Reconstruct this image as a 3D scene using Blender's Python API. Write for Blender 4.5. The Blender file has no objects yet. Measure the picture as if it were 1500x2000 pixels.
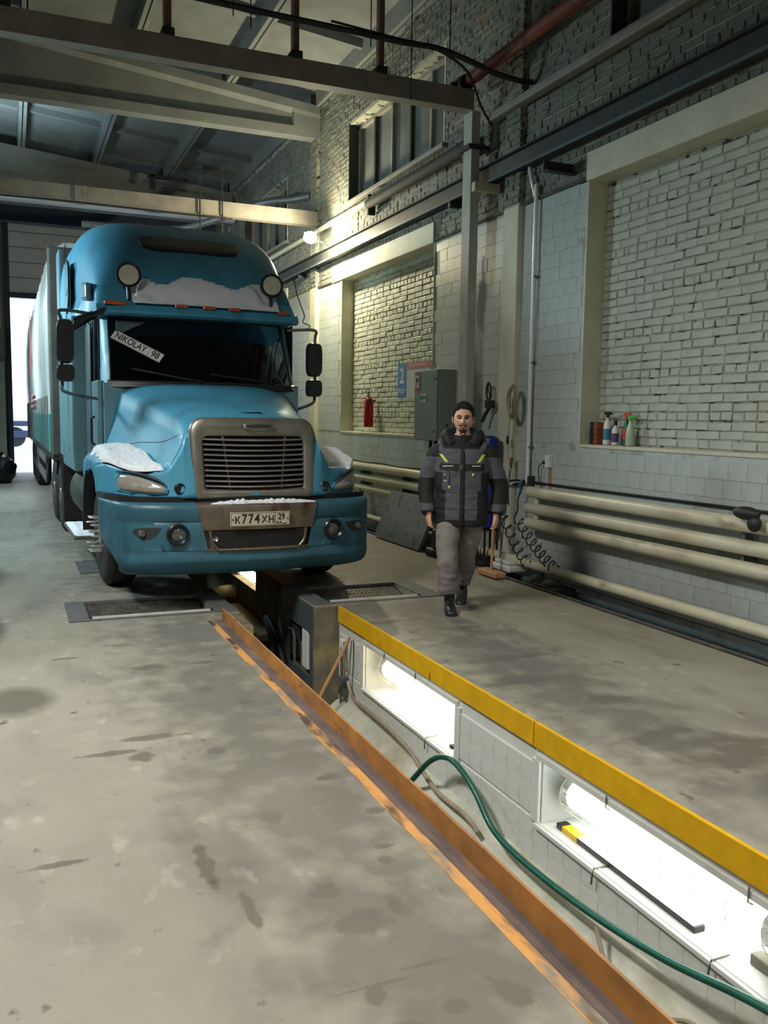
import bpy, bmesh, math, random
from math import sin, cos, pi, radians, sqrt, atan2, exp
from mathutils import Vector, Matrix, noise
R = random.Random(7)
S = bpy.context.scene
COL = S.collection

# ---------------------------------------------------------------- camera, world, lights, exposure
CAM_H = 1.65
yaw, pitch, roll, FPX = 0.40015353, 0.10601979, -0.01492370, 1724.118
fwd = Vector((sin(yaw)*cos(pitch), cos(yaw)*cos(pitch), -sin(pitch)))
r0 = Vector((cos(yaw), -sin(yaw), 0)); d0 = fwd.cross(r0)
rgt = cos(roll)*r0 + sin(roll)*d0
dwn = -sin(roll)*r0 + cos(roll)*d0
cd = bpy.data.cameras.new('camera'); cam = bpy.data.objects.new('camera', cd); COL.objects.link(cam)
cam.matrix_world = Matrix(((rgt.x, -dwn.x, -fwd.x, 0), (rgt.y, -dwn.y, -fwd.y, 0), (rgt.z, -dwn.z, -fwd.z, CAM_H), (0, 0, 0, 1)))
cd.sensor_fit = 'HORIZONTAL'; cd.sensor_width = 36; cd.lens = 36*FPX/1500; cd.clip_start = .05; cd.clip_end = 400
S.camera = cam
S.view_settings.view_transform = 'Standard'; S.view_settings.look = 'None'
S.view_settings.gamma = 1; S.view_settings.use_curve_mapping = False
S.view_settings.exposure = 0.0
W = bpy.data.worlds.new('world'); S.world = W; W.use_nodes = True
bg = W.node_tree.nodes['Background']; bg.inputs[0].default_value = (.72, .86, 1, 1); bg.inputs[1].default_value = 2.4

def area(name, loc, rot, sx, sy, power, col, spread=180):
    l = bpy.data.lights.new(name, 'AREA'); l.shape = 'RECTANGLE'; l.size = sx; l.size_y = sy
    l.energy = power; l.color = col; l.spread = radians(spread)
    o = bpy.data.objects.new(name, l); COL.objects.link(o); o.location = loc; o.rotation_euler = [radians(a) for a in rot]
    return o
# shaded luminaires hung low over the lane, behind and left of the camera
area('lane_luminaire', (.2, -1.0, 4.7), (0, 0, 0), 1.6, .5, 170, (1, .94, .82), 135)
area('lane_luminaire', (3.2, 1.2, 4.6), (0, 0, 0), .5, 1.6, 85, (1, .95, .86), 135)
area('lane_luminaire', (-1.2, 5.0, 4.7), (0, -18, 0), .5, 1.6, 205, (1, .98, .90), 140)
# cool discharge lamps over the neighbouring lane on the left, then added upward fill
area('side_lane_luminaire', (-2.6, 11.8, 3.9), (0, -62, 0), .5, 1.2, 170, (.72, .95, 1), 140)
area('side_lane_luminaire', (-2.6, 18.5, 3.9), (0, -62, 0), .5, 1.2, 230, (.75, .93, 1), 140)
area('roof_fill', (-3.6, 11.0, 5.0), (180, 0, 0), 1.0, 1.0, 65, (.45, .66, 1), 110)  # unseen fill added to lift the left girders bluish
area('roof_fill', (-1.0, 19.0, 5.0), (180, 0, 0), 1.0, 1.0, 150, (.66, .90, 1), 120)  # unseen fill added to brighten the far ribbed ceiling

# ---------------------------------------------------------------- materials
def mat(name, col, rough=.6, metal=0, var=.12, scale=6, col2=None, bump=0, bscale=40, stretch=(1, 1, 1), thr=None, emit=None, spec=.5, coat=0, detail=6):
    m = bpy.data.materials.new(name); m.use_nodes = True
    nt = m.node_tree; N = nt.nodes; L = nt.links; b = N['Principled BSDF']
    b.inputs['Roughness'].default_value = rough; b.inputs['Metallic'].default_value = metal
    b.inputs['Specular IOR Level'].default_value = spec; b.inputs['Coat Weight'].default_value = coat
    b.inputs['Coat Roughness'].default_value = .12
    tc = N.new('ShaderNodeTexCoord'); mp = N.new('ShaderNodeMapping'); mp.inputs['Scale'].default_value = stretch
    L.new(tc.outputs['Object'], mp.inputs[0])
    nz = N.new('ShaderNodeTexNoise'); nz.inputs['Scale'].default_value = scale; nz.inputs['Detail'].default_value = detail
    nz.inputs['Roughness'].default_value = .6
    L.new(mp.outputs[0], nz.inputs['Vector'])
    cr = N.new('ShaderNodeValToRGB'); L.new(nz.outputs[0], cr.inputs[0])
    lo, hi = thr if thr else (.35, .68)
    cr.color_ramp.elements[0].position = lo; cr.color_ramp.elements[1].position = hi
    c2 = col2 if col2 else tuple(c*(1-var*1.6) for c in col)
    cr.color_ramp.elements[0].color = (*c2, 1); cr.color_ramp.elements[1].color = (*[min(1, c*(1+(var*.5 if not col2 else 0))) for c in col], 1)
    L.new(cr.outputs[0], b.inputs['Base Color'])
    if bump:
        n2 = N.new('ShaderNodeTexNoise'); n2.inputs['Scale'].default_value = bscale; n2.inputs['Detail'].default_value = 4
        L.new(mp.outputs[0], n2.inputs['Vector'])
        bp = N.new('ShaderNodeBump'); bp.inputs['Strength'].default_value = bump; bp.inputs['Distance'].default_value = .01
        L.new(n2.outputs[0], bp.inputs['Height']); L.new(bp.outputs[0], b.inputs['Normal'])
    if emit:
        b.inputs['Emission Color'].default_value = (*emit[0], 1); b.inputs['Emission Strength'].default_value = emit[1]
    return m
def overlay(m, col, scale, lo, hi, stretch=(1, 1, 1), rough=None, det=4, offs=(0, 0, 0), dist=0):
    """lay another blotchy colour over whatever feeds the base colour"""
    nt = m.node_tree; N = nt.nodes; L = nt.links; b = N['Principled BSDF']
    src = b.inputs['Base Color'].links[0].from_socket
    tc = N.new('ShaderNodeTexCoord'); mp = N.new('ShaderNodeMapping'); mp.inputs['Scale'].default_value = stretch; mp.inputs['Location'].default_value = offs
    L.new(tc.outputs['Object'], mp.inputs[0])
    nz = N.new('ShaderNodeTexNoise'); nz.inputs['Scale'].default_value = scale; nz.inputs['Detail'].default_value = det; nz.inputs['Distortion'].default_value = dist
    L.new(mp.outputs[0], nz.inputs['Vector'])
    mr = N.new('ShaderNodeMapRange'); mr.inputs[1].default_value = lo; mr.inputs[2].default_value = hi; L.new(nz.outputs[0], mr.inputs[0])
    mx = N.new('ShaderNodeMix'); mx.data_type = 'RGBA'; L.new(mr.outputs[0], mx.inputs[0]); L.new(src, mx.inputs[6]); mx.inputs[7].default_value = (*col, 1)
    L.new(mx.outputs[2], b.inputs['Base Color'])
    if rough is not None:
        mr2 = N.new('ShaderNodeMapRange'); mr2.inputs[3].default_value = b.inputs['Roughness'].default_value; mr2.inputs[4].default_value = rough
        L.new(mr.outputs[0], mr2.inputs[0]); L.new(mr2.outputs[0], b.inputs['Roughness'])
    return mr
def spots(m, items, edge=.25, col=(.05, .045, .035), wob=.35, rough=None, amount=.85, nsc=5):
    """irregular stains and dark patches at given floor places: items = (x, y, rx, ry)"""
    nt = m.node_tree; N = nt.nodes; L = nt.links; b = N['Principled BSDF']
    tc = N.new('ShaderNodeTexCoord'); nz = N.new('ShaderNodeTexNoise'); nz.inputs['Scale'].default_value = nsc; nz.inputs['Detail'].default_value = 5
    L.new(tc.outputs['Object'], nz.inputs['Vector'])
    acc = None
    for (x, y, rx, ry) in items:
        mp = N.new('ShaderNodeMapping'); mp.vector_type = 'POINT'
        mp.inputs['Location'].default_value = (-x/rx, -y/ry, 0); mp.inputs['Scale'].default_value = (1/rx, 1/ry, 0)
        L.new(tc.outputs['Object'], mp.inputs[0])
        ln = N.new('ShaderNodeVectorMath'); ln.operation = 'LENGTH'; L.new(mp.outputs[0], ln.inputs[0])
        if acc is None: acc = ln.outputs['Value']
        else:
            mn = N.new('ShaderNodeMath'); mn.operation = 'MINIMUM'; L.new(acc, mn.inputs[0]); L.new(ln.outputs['Value'], mn.inputs[1]); acc = mn.outputs[0]
    ma = N.new('ShaderNodeMath'); ma.operation = 'MULTIPLY_ADD'; L.new(nz.outputs[0], ma.inputs[0]); ma.inputs[1].default_value = wob*4; ma.inputs[2].default_value = -wob*2
    ad = N.new('ShaderNodeMath'); L.new(acc, ad.inputs[0]); L.new(ma.outputs[0], ad.inputs[1])
    mr = N.new('ShaderNodeMapRange'); mr.inputs[1].default_value = 1+edge; mr.inputs[2].default_value = 1-edge; mr.inputs[3].default_value = 0; mr.inputs[4].default_value = amount
    L.new(ad.outputs[0], mr.inputs[0])
    src = b.inputs['Base Color'].links[0].from_socket
    mx = N.new('ShaderNodeMix'); mx.data_type = 'RGBA'; L.new(mr.outputs[0], mx.inputs[0]); L.new(src, mx.inputs[6]); mx.inputs[7].default_value = (*col, 1)
    L.new(mx.outputs[2], b.inputs['Base Color'])
def glassy(name, tint, rough=.05, tmix=.7):
    m = bpy.data.materials.new(name); m.use_nodes = True; nt = m.node_tree; N = nt.nodes; L = nt.links
    for n in list(N):
        if n.type != 'OUTPUT_MATERIAL': N.remove(n)
    o = [n for n in N if n.type == 'OUTPUT_MATERIAL'][0]
    t = N.new('ShaderNodeBsdfTransparent'); t.inputs[0].default_value = (*tint, 1)
    g = N.new('ShaderNodeBsdfGlossy'); g.inputs['Roughness'].default_value = rough; g.inputs[0].default_value = (.9, .95, 1, 1)
    f = N.new('ShaderNodeFresnel'); f.inputs[0].default_value = 1.45
    mx = N.new('ShaderNodeMixShader'); L.new(f.outputs[0], mx.inputs[0]); L.new(t.outputs[0], mx.inputs[1]); L.new(g.outputs[0], mx.inputs[2])
    L.new(mx.outputs[0], o.inputs[0])
    return m
def lin(r, g, b):
    return tuple(((c/255)/12.92 if c/255 <= .04045 else ((c/255+.055)/1.055)**2.4) for c in (r, g, b))

M = {}
M['floor'] = mat('floor_concrete', lin(152, 149, 136), .55, var=.10, scale=1.3, col2=lin(136, 133, 120), bump=.15, bscale=60, detail=8)
overlay(M['floor'], lin(116, 113, 105), 2.2, .52, .70, (1, .45, 1), det=8, dist=.4)
overlay(M['floor'], lin(170, 167, 154), 7, .60, .74, (1, .6, 1), det=8)
overlay(M['floor'], lin(92, 84, 74), 9, .66, .74, (1, .7, 1), rough=.3, det=4)
overlay(M['floor'], lin(138, 135, 124), 240, .48, .75, det=2)
M['brickpaint'] = mat('painted_brick', lin(182, 186, 174), .6, var=.08, scale=3, bump=.4, bscale=25)
overlay(M['brickpaint'], lin(120, 112, 95), 5, .66, .8)
M['brickold'] = mat('old_dirty_shaded_brick_paint', lin(112, 114, 104), .75, var=.16, scale=2.5, bump=.4, bscale=25)  # older dirtier paint, also darkened to imitate the poorly lit upper wall
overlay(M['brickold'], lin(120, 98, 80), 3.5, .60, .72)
M['mortar'] = mat('mortar', lin(92, 90, 78), .9, var=.3, scale=14, bump=.5, bscale=30)
M['mortar_pale'] = mat('pale_mortar', lin(158, 160, 144), .9, scale=7, col2=lin(48, 44, 38), thr=(.40, .46), bump=.5, bscale=30, stretch=(1, 1, 2), detail=8)
M['tilepaint'] = mat('painted_tile', lin(178, 186, 184), .38, var=.06, scale=2)
overlay(M['tilepaint'], lin(150, 148, 132), 3, .6, .75, (1, .5, 1.5))
M['grout'] = mat('grout', lin(176, 184, 183), .6, scale=4, col2=lin(148, 152, 150), thr=(.38, .48), detail=8)
M['pittile'] = mat('pit_tile_paint', lin(210, 212, 208), .35, var=.05, scale=4)
overlay(M['pittile'], lin(150, 130, 100), 9, .70, .80, det=8)
overlay(M['pittile'], lin(176, 178, 160), 2.2, .55, .75, (1, 1, 2))
M['plaster'] = mat('cream_plaster', lin(205, 204, 184), .7, var=.08, scale=3, bump=.2, bscale=30)
M['concrete'] = mat('raw_concrete', lin(118, 112, 98), .8, var=.25, scale=5, bump=.3, bscale=30)
M['darkconc'] = mat('dark_concrete', lin(84, 78, 68), .85, var=.3, scale=5, bump=.3, bscale=30)
M['yellow'] = mat('yellow_paint', lin(222, 172, 22), .45, var=.1, scale=8)
overlay(M['yellow'], lin(96, 66, 30), 14, .68, .74, (1, 1, .5), det=8)
M['orange'] = mat('orange_paint', lin(176, 118, 48), .5, var=.2, scale=5, col2=lin(134, 90, 44))
overlay(M['orange'], lin(70, 45, 32), 11, .66, .72, (1, .5, 1), det=8)
M['grime'] = mat('grimy_steel_leg', lin(112, 98, 92), .6, scale=6, col2=lin(80, 70, 70), stretch=(1, .4, 1))
overlay(M['grime'], lin(168, 112, 62), 4, .56, .66, (1, .4, 1), det=8)
M['orangeworn'] = mat('worn_orange_floor_paint', lin(200, 146, 84), .6, var=.2, scale=3, col2=lin(130, 122, 110), thr=(.40, .50), detail=10, stretch=(1.6, .6, 1))
overlay(M['orangeworn'], lin(80, 66, 62), 5, .50, .62, (2, .5, 1), det=8)
M['ceil'] = mat('ceiling_concrete', lin(122, 126, 124), .85, var=.12, scale=2, bump=.1)
M['beampaint'] = mat('old_beam_paint', lin(140, 134, 124), .6, var=.15, scale=4)
M['darkbeam'] = mat('dark_steel', lin(50, 52, 52), .6, var=.2, scale=5)
M['pipecream'] = mat('cream_pipe_paint', lin(200, 196, 172), .42, var=.08, scale=5)
overlay(M['pipecream'], lin(140, 126, 98), 6, .64, .78, (1, .4, 1))
M['redpipe'] = mat('red_oxide_pipe', lin(125, 62, 46), .6, var=.2)
M['brownpipe'] = mat('brown_hanger_paint', lin(120, 88, 74), .6, var=.2)
M['black'] = mat('black_rubber', (.012, .012, .013), .55, var=.2)
M['blackplastic'] = mat('black_plastic', (.018, .019, .022), .32, var=.15)
M['dark'] = mat('soot_dark', (.02, .019, .018), .8, var=.3)
M['truck'] = mat('teal_truck_paint', lin(66, 146, 178), .5, var=.06, scale=1.2, coat=.08)
overlay(M['truck'], lin(60, 116, 136), 2.5, .5, .8, (2, 1, .7), rough=.6)
M['truckdirty'] = mat('dirty_teal_bumper_paint', lin(54, 106, 128), .42, var=.2, scale=2.5)
overlay(M['truckdirty'], lin(46, 84, 94), 3, .48, .75, (2.5, 2.5, .6), rough=.7)
M['truckgrey'] = mat('greyed_teal_paint', lin(108, 146, 156), .35, var=.1, scale=1.5, coat=.2)
M['chrome'] = mat('chrome', (.75, .75, .75), .18, 1, var=.1)
M['grille'] = mat('dull_grille_metal', lin(150, 147, 138), .38, .7, var=.15, scale=4)
M['bumperplate'] = mat('stained_bumper_metal', lin(128, 118, 104), .42, .6, var=.2, scale=4)
overlay(M['bumperplate'], lin(86, 56, 42), 5, .55, .7, (1, 1, .6))
M['black_void'] = mat('radiator_dark', (.008, .008, .009), .8, var=.3)
M['lens'] = mat('hazed_lens', lin(158, 152, 142), .15, 0, var=.1, scale=6, coat=.6)
M['lens2'] = mat('spot_lens', lin(205, 202, 184), .2, 0, var=.12, scale=6, coat=.6)
M['lensdim'] = mat('dull_lamp_lens', lin(92, 92, 88), .15, 0, var=.2, scale=9, coat=.5)
M['amber'] = mat('amber_lens', lin(196, 92, 48), .25, 0, var=.15, coat=.4)
M['snow'] = mat('snow', lin(232, 238, 246), .85, var=.04, scale=20, bump=.6, bscale=60)
M['plate'] = mat('plate_white', lin(200, 192, 174), .45, var=.1, scale=12)
M['plateink'] = mat('plate_ink', (.015, .012, .012), .5, var=.1)
M['white'] = mat('white_plastic', lin(222, 224, 222), .4, var=.04)
M['whitepaper'] = mat('white_paper', lin(206, 208, 206), .6, var=.04)
M['ink'] = mat('black_ink', (.02, .02, .022), .6, var=.1)
M['tire'] = mat('tyre_rubber', (.022, .021, .021), .75, var=.3, scale=12, bump=.3)
M['rim'] = mat('wheel_rim_metal', lin(150, 145, 142), .4, .6, var=.2, scale=8)
M['chassis'] = mat('grimy_chassis', (.03, .028, .026), .7, var=.4, scale=6)
M['curtain'] = mat('grey_white_tarpaulin', lin(196, 206, 204), .42, var=.08, scale=2)
overlay(M['curtain'], lin(120, 132, 130), 6, .55, .75, (3, 3, .3))
M['curtainband'] = mat('turquoise_tarpaulin', lin(84, 160, 158), .45, var=.1, scale=2)
M['trailerfront'] = mat('trailer_bulkhead', lin(92, 92, 88), .6, var=.2, scale=3)
M['winglass'] = glassy('windscreen_glass', (.13, .15, .16), .04)
M['clearglass'] = glassy('clear_glass', (.85, .9, .88), .05)
M['cabin'] = mat('cab_interior', (.035, .036, .04), .8, var=.2)
M['cabtrim'] = mat('sun_visor_fabric', lin(78, 96, 100), .8, var=.1)
M['postpaint'] = mat('grey_post_paint', lin(176, 176, 168), .5, 0, var=.12, scale=4)
M['steel'] = mat('worn_steel', lin(128, 126, 120), .4, .55, var=.25, scale=8)
M['greysteel'] = mat('grey_painted_steel', lin(110, 114, 114), .5, .2, var=.2, scale=6)
overlay(M['greysteel'], lin(66, 62, 58), 6, .55, .7)
M['tread'] = mat('tread_plate', lin(98, 93, 86), .5, .3, var=.3, scale=9)
overlay(M['tread'], lin(58, 40, 34), 5, .58, .68, (1, 1, 1))
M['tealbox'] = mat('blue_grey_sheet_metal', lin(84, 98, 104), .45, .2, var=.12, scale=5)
M['cabinet'] = mat('green_grey_cabinet', lin(128, 140, 132), .5, .1, var=.06, scale=3)
M['fire'] = mat('fire_red', lin(178, 24, 26), .3, var=.05)
M['blue'] = mat('sign_blue', lin(40, 130, 196), .45, var=.03)
M['pink'] = mat('sign_red_band', lin(206, 120, 122), .5, var=.05)
M['redink'] = mat('sticker_red', lin(186, 40, 60), .5, var=.05)
M['bluebarrel'] = mat('blue_barrel', lin(20, 44, 130), .4, var=.1)
M['hosegreen'] = mat('green_hose', lin(20, 84, 70), .35, var=.15, scale=10)
M['hosegrey'] = mat('grey_hose', lin(150, 138, 118), .5, var=.15, scale=10)
M['wood'] = mat('wood_handle', lin(186, 140, 102), .6, var=.2, scale=8, stretch=(1, 1, .2))
M['wirewhite'] = mat('white_wire', lin(220, 216, 196), .4, var=.05)
M['tubecold'] = mat('cold_tube', (1, 1, 1), .4, emit=((.93, 1, .98), 5))
M['tubewarm'] = mat('warm_tube', (1, 1, 1), .4, emit=((1, .87, .62), 7))
M['tubefar'] = mat('far_tube', (1, 1, 1), .4, emit=((1, .84, .48), 14))
M['flood'] = mat('floodlight_glass', (1, 1, 1), .4, emit=((1, .93, .66), 120))
M['skin'] = mat('skin', lin(216, 170, 146), .5, var=.06, scale=20)
M['hair'] = mat('dark_hair', (.010, .008, .007), .9, var=.3, scale=60)
M['beard'] = mat('beard_stubble', lin(70, 44, 34), .8, var=.3, scale=60)
M['lips'] = mat('lips', lin(168, 116, 102), .5)
M['jgrey'] = mat('grey_jacket_fabric', lin(86, 88, 98), .8, var=.12, scale=14, bump=.5, bscale=50)
M['jblack'] = mat('black_jacket_fabric', (.012, .012, .014), .75, var=.2, scale=14, bump=.4, bscale=50)
M['hivis'] = mat('yellow_reflective', lin(198, 222, 96), .4, var=.05)
M['trouser'] = mat('grey_trousers', lin(136, 132, 126), .8, var=.12, scale=8, bump=.5, bscale=40)
M['trouserlow'] = mat('mauve_grey_trousers', lin(124, 116, 122), .8, var=.15, scale=8, bump=.5, bscale=40)
M['boot'] = mat('boot_leather', (.016, .020, .024), .4, var=.3, scale=14)
M['foil'] = mat('bag_film', (.012, .012, .015), .22, var=.2)
M['doorpanel'] = mat('pale_door_panel', lin(214, 222, 236), .5, var=.05, scale=3)
M['frameblue'] = mat('dark_blue_frame', lin(44, 56, 84), .5, var=.15)
M['windowpane'] = mat('dusty_painted_pane', lin(106, 112, 108), .35, var=.2, scale=2)
M['orangebrown'] = mat('orange_brown_plastic', lin(150, 74, 44), .35, var=.1)
M['greenplastic'] = mat('green_plastic', lin(86, 186, 62), .35, var=.05)
M['redplastic'] = mat('red_plastic', lin(210, 70, 58), .35, var=.05)
M['pearl'] = mat('pearl_plastic', lin(176, 190, 172), .3, var=.05)
M['darkgreen'] = mat('dark_green_label', lin(34, 104, 70), .4)
M['violet'] = mat('violet_label', lin(96, 74, 120), .4)
M['lblue'] = mat('blue_label', lin(70, 130, 170), .4)

# ---------------------------------------------------------------- mesh helpers
class MB:
    def __init__(s): s.v = []; s.f = []; s.mi = []
    def add(s, vs, fs, mi=0):
        k = len(s.v); s.v += [tuple(v) for v in vs]; s.f += [tuple(i+k for i in f) for f in fs]; s.mi += [mi]*len(fs); return s
    def box(s, x0, x1, y0, y1, z0, z1, mi=0, T=None):
        vs = [(x, y, z) for x in (x0, x1) for y in (y0, y1) for z in (z0, z1)]
        if T: vs = [T @ Vector(v) for v in vs]
        return s.add(vs, [(0, 1, 3, 2), (4, 6, 7, 5), (0, 4, 5, 1), (2, 3, 7, 6), (0, 2, 6, 4), (1, 5, 7, 3)], mi)
    def rings(s, rs, closed=True, caps=True, mi=0, loop=False):
        n = len(rs[0]); vs = [p for r in rs for p in r]; fs = []
        m = len(rs)
        for i in range(m if loop else m-1):
            a = i*n; b = ((i+1) % m)*n
            for j in range(n if closed else n-1):
                k = (j+1) % n; fs.append((a+j, a+k, b+k, b+j))
        if caps and not loop and closed: fs.append(tuple(range(n))[::-1]); fs.append(tuple(range((m-1)*n, m*n)))
        return s.add(vs, fs, mi)
    def cyl(s, p0, p1, r0, r1=None, n=16, caps=True, mi=0):
        return s.tube([p0, p1], [r0, r0 if r1 is None else r1], n, mi=mi, caps=caps)
    def tube(s, pts, r, n=8, mi=0, caps=True, loop=False, flat=1):
        pts = [Vector(p) for p in pts]; m = len(pts)
        if not hasattr(r, '__len__'): r = [r]*m
        t0 = (pts[1]-pts[0]).normalized(); up = Vector((0, 0, 1)) if abs(t0.z) < .9 else Vector((0, 1, 0))
        a = t0.cross(up).normalized(); rs = []
        for i, p in enumerate(pts):
            if loop: t = (pts[(i+1) % m]-pts[i-1]).normalized()
            else: t = (pts[min(i+1, m-1)]-pts[max(i-1, 0)]).normalized()
            a = (a-t*a.dot(t)).normalized(); b = t.cross(a)
            rs.append([p+a*r[i]*cos(2*pi*k/n)+b*r[i]*flat*sin(2*pi*k/n) for k in range(n)])
        return s.rings(rs, True, caps, mi, loop)
    def lathe(s, prof, c=(0, 0, 0), axis='z', n=20, mi=0):
        rs = []
        for (r, h) in prof:
            ring = []
            for k in range(n):
                a = 2*pi*k/n; x, y = r*cos(a), r*sin(a)
                p = (x, y, h) if axis == 'z' else ((h, x, y) if axis == 'x' else (y, h, x))
                ring.append((p[0]+c[0], p[1]+c[1], p[2]+c[2]))
            rs.append(ring)
        return s.rings(rs, True, True, mi)
    def prism(s, poly, a0, a1, axis='x', mi=0):
        def P(p, a): return (a, p[0], p[1]) if axis == 'x' else ((p[0], a, p[1]) if axis == 'y' else (p[0], p[1], a))
        return s.rings([[P(p, a0) for p in poly], [P(p, a1) for p in poly]], mi=mi)
    def ball(s, c, rx, ry=None, rz=None, n=14, m=9, mi=0):
        ry = rx if ry is None else ry; rz = rx if rz is None else rz
        rs = [[(c[0]+rx*sin(pi*(i/m*.98+.01))*cos(2*pi*k/n), c[1]+ry*sin(pi*(i/m*.98+.01))*sin(2*pi*k/n), c[2]-rz*cos(pi*(i/m*.98+.01))) for k in range(n)] for i in range(m+1)]
        return s.rings(rs, mi=mi)
    def mesh(s, name):
        me = bpy.data.meshes.new(name); me.from_pydata([tuple(v) for v in s.v], [], s.f); me.validate(); me.update(); return me
def setp(o, label=None, cat=None, group=None, kind=None):
    if label: o['label'] = label
    if cat: o['category'] = cat
    if group: o['group'] = group
    if kind: o['kind'] = kind
    return o
def obj(name, mb, m, parent=None, smooth=True, ang=35, bevel=0, label=None, cat=None, group=None, kind=None, recalc=True, loc=None, mods=None):
    me = mb if isinstance(mb, bpy.types.Mesh) else mb.mesh(name)
    ms = m if isinstance(m, (list, tuple)) else [m]
    for k in ms: me.materials.append(M[k] if isinstance(k, str) else k)
    if not isinstance(mb, bpy.types.Mesh):
        if len(ms) > 1 and len(mb.mi) == len(me.polygons): me.polygons.foreach_set('material_index', mb.mi)
        if recalc:
            bm = bmesh.new(); bm.from_mesh(me); bmesh.ops.recalc_face_normals(bm, faces=bm.faces); bm.to_mesh(me); bm.free()
    if smooth:
        me.shade_smooth(); me.set_sharp_from_angle(angle=radians(ang))
    o = bpy.data.objects.new(name, me); COL.objects.link(o)
    if parent: o.parent = parent
    if loc: o.location = loc
    if bevel:
        b = o.modifiers.new('bevel', 'BEVEL'); b.width = bevel; b.segments = 2; b.limit_method = 'ANGLE'
    return setp(o, label, cat, group, kind)
def empty(name, loc, label, cat, group=None, rz=0, kind=None):
    o = bpy.data.objects.new(name, None); COL.objects.link(o); o.location = loc; o.rotation_euler = (0, 0, rz); o.empty_display_size = .2
    return setp(o, label, cat, group, kind)
BAKE = bpy.data.scenes.new('bake')
def baked(o):
    BAKE.collection.objects.link(o)
    with bpy.context.temp_override(scene=BAKE, view_layer=BAKE.view_layers[0]): dg = bpy.context.evaluated_depsgraph_get()
    me = bpy.data.meshes.new_from_object(o.evaluated_get(dg)); bpy.data.objects.remove(o); return me
def text(name, s, size, m, parent, T, ext=.001, label=None, sx=1, spacing=1, bold=.018):
    c = bpy.data.curves.new(name, 'FONT'); c.body = s; c.size = size; c.offset = size*bold; c.extrude = ext; c.align_x = 'CENTER'; c.align_y = 'CENTER'; c.space_character = spacing
    me = baked(bpy.data.objects.new('tmp', c))
    me.transform(T @ Matrix.Diagonal((sx, 1, 1, 1))); me.materials.clear(); me.materials.append(M[m]); me.name = name
    o = bpy.data.objects.new(name, me); COL.objects.link(o)
    if parent: o.parent = parent
    return setp(o, label)
def frame(o, xa, ya):
    """matrix with text x axis xa, text y axis ya, origin o"""
    xa = Vector(xa).normalized(); ya = Vector(ya); ya = (ya-xa*ya.dot(xa)).normalized(); za = xa.cross(ya)
    return Matrix(((xa.x, ya.x, za.x, o[0]), (xa.y, ya.y, za.y, o[1]), (xa.z, ya.z, za.z, o[2]), (0, 0, 0, 1)))
def spline(pts, n=6, loop=False):
    P = [Vector(p) for p in pts]; out = []; m = len(P)
    for i in range(m if loop else m-1):
        if loop: a, b, c, d = P[i-1], P[i], P[(i+1) % m], P[(i+2) % m]
        else: a, b, c, d = P[max(i-1, 0)], P[i], P[i+1], P[min(i+2, m-1)]
        for k in range(n):
            t = k/n; out.append(.5*((2*b)+(c-a)*t+(2*a-5*b+4*c-d)*t*t+(3*b-a-3*c+d)*t**3))
    if not loop: out.append(P[-1])
    return out
def project(p):
    d = Vector(p)-Vector((0, 0, CAM_H)); z = d.dot(fwd)
    if z < .1: return (-9e3, -9e3, z)
    return (750+FPX*d.dot(rgt)/z, 1000+FPX*d.dot(dwn)/z, z)
def sst(a, b, x):
    t = min(1, max(0, (x-a)/(b-a))); return t*t*(3-2*t)
# ---------------------------------------------------------------- large structure
ST = 'structure'
def cells(xs, ys, holes):
    for i in range(len(xs)-1):
        for j in range(len(ys)-1):
            cx, cy = (xs[i]+xs[i+1])/2, (ys[j]+ys[j+1])/2
            if not any(a < cx < b and c < cy < d for a, b, c, d in holes): yield xs[i], xs[i+1], ys[j], ys[j+1]
PIT = [(1.65, 2.62, -4, 7.2), (1.74, 2.41, 7.2, 8.35), (1.65, 2.62, 8.35, 20)]
REC = [(.545, 1.55, 7.30, 8.02), (2.58, 3.50, 7.30, 8.02)]
GUT = (4.72, 5.6, -4, 26.3)
def uniq(a): return sorted(set(a))
hs = PIT+REC+[GUT]
xs = uniq([-9, 5.2]+[h[0] for h in hs]+[min(5.2, h[1]) for h in hs]); ys = uniq([-4, 26.5]+[h[2] for h in hs]+[h[3] for h in hs])
fl = MB()
gv = {}
for (a, b, c, d) in cells(xs, ys, hs):
    for (x, y) in ((a, c), (b, c), (b, d), (a, d)):
        gv.setdefault((x, y), len(gv))
    fl.f.append(tuple(gv[k] for k in ((a, c), (b, c), (b, d), (a, d)))); fl.mi.append(0)
fl.v = [(x, y, 0) for (x, y) in gv]
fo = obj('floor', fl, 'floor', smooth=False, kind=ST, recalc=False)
so = fo.modifiers.new('thick', 'SOLIDIFY'); so.thickness = .1; so.offset = -1
spots(M['floor'], [(1.30, 2.05, .05, .06), (.95, 2.23, .11, .010), (1.12, 2.27, .08, .008), (.62, 3.1, .03, .16), (.70, 2.75, .02, .12), (1.62-.45, 2.6, .035, .06), (1.02, 2.55, .09, .07), (.98, 2.78, .06, .05), (.92, 2.2, .03, .05), (.95, 2.02, .05, .04), (1.12, 2.06, .04, .03), (1.25, 2.9, .03, .03), (1.38, 3.3, .04, .03), (.55, 4.25, .06, .06), (.62, 4.5, .16, .04), (.42, 4.35, .14, .03),
                  (.9, 4.2, .05, .04), (1.05, 5.2, .05, .05), (1.2, 4.9, .05, .05), (.8, 5.8, .1, .06), (.3, 6.2, .08, .02), (1.15, 5.8, .08, .03), (1.3, 3.7, .05, .03), (1.3, 3.0, .04, .02), (.95, 3.4, .05, .05), (.1, 3.3, .1, .02)], col=lin(84, 77, 66), rough=None, amount=.7, wob=.5, nsc=14)
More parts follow.
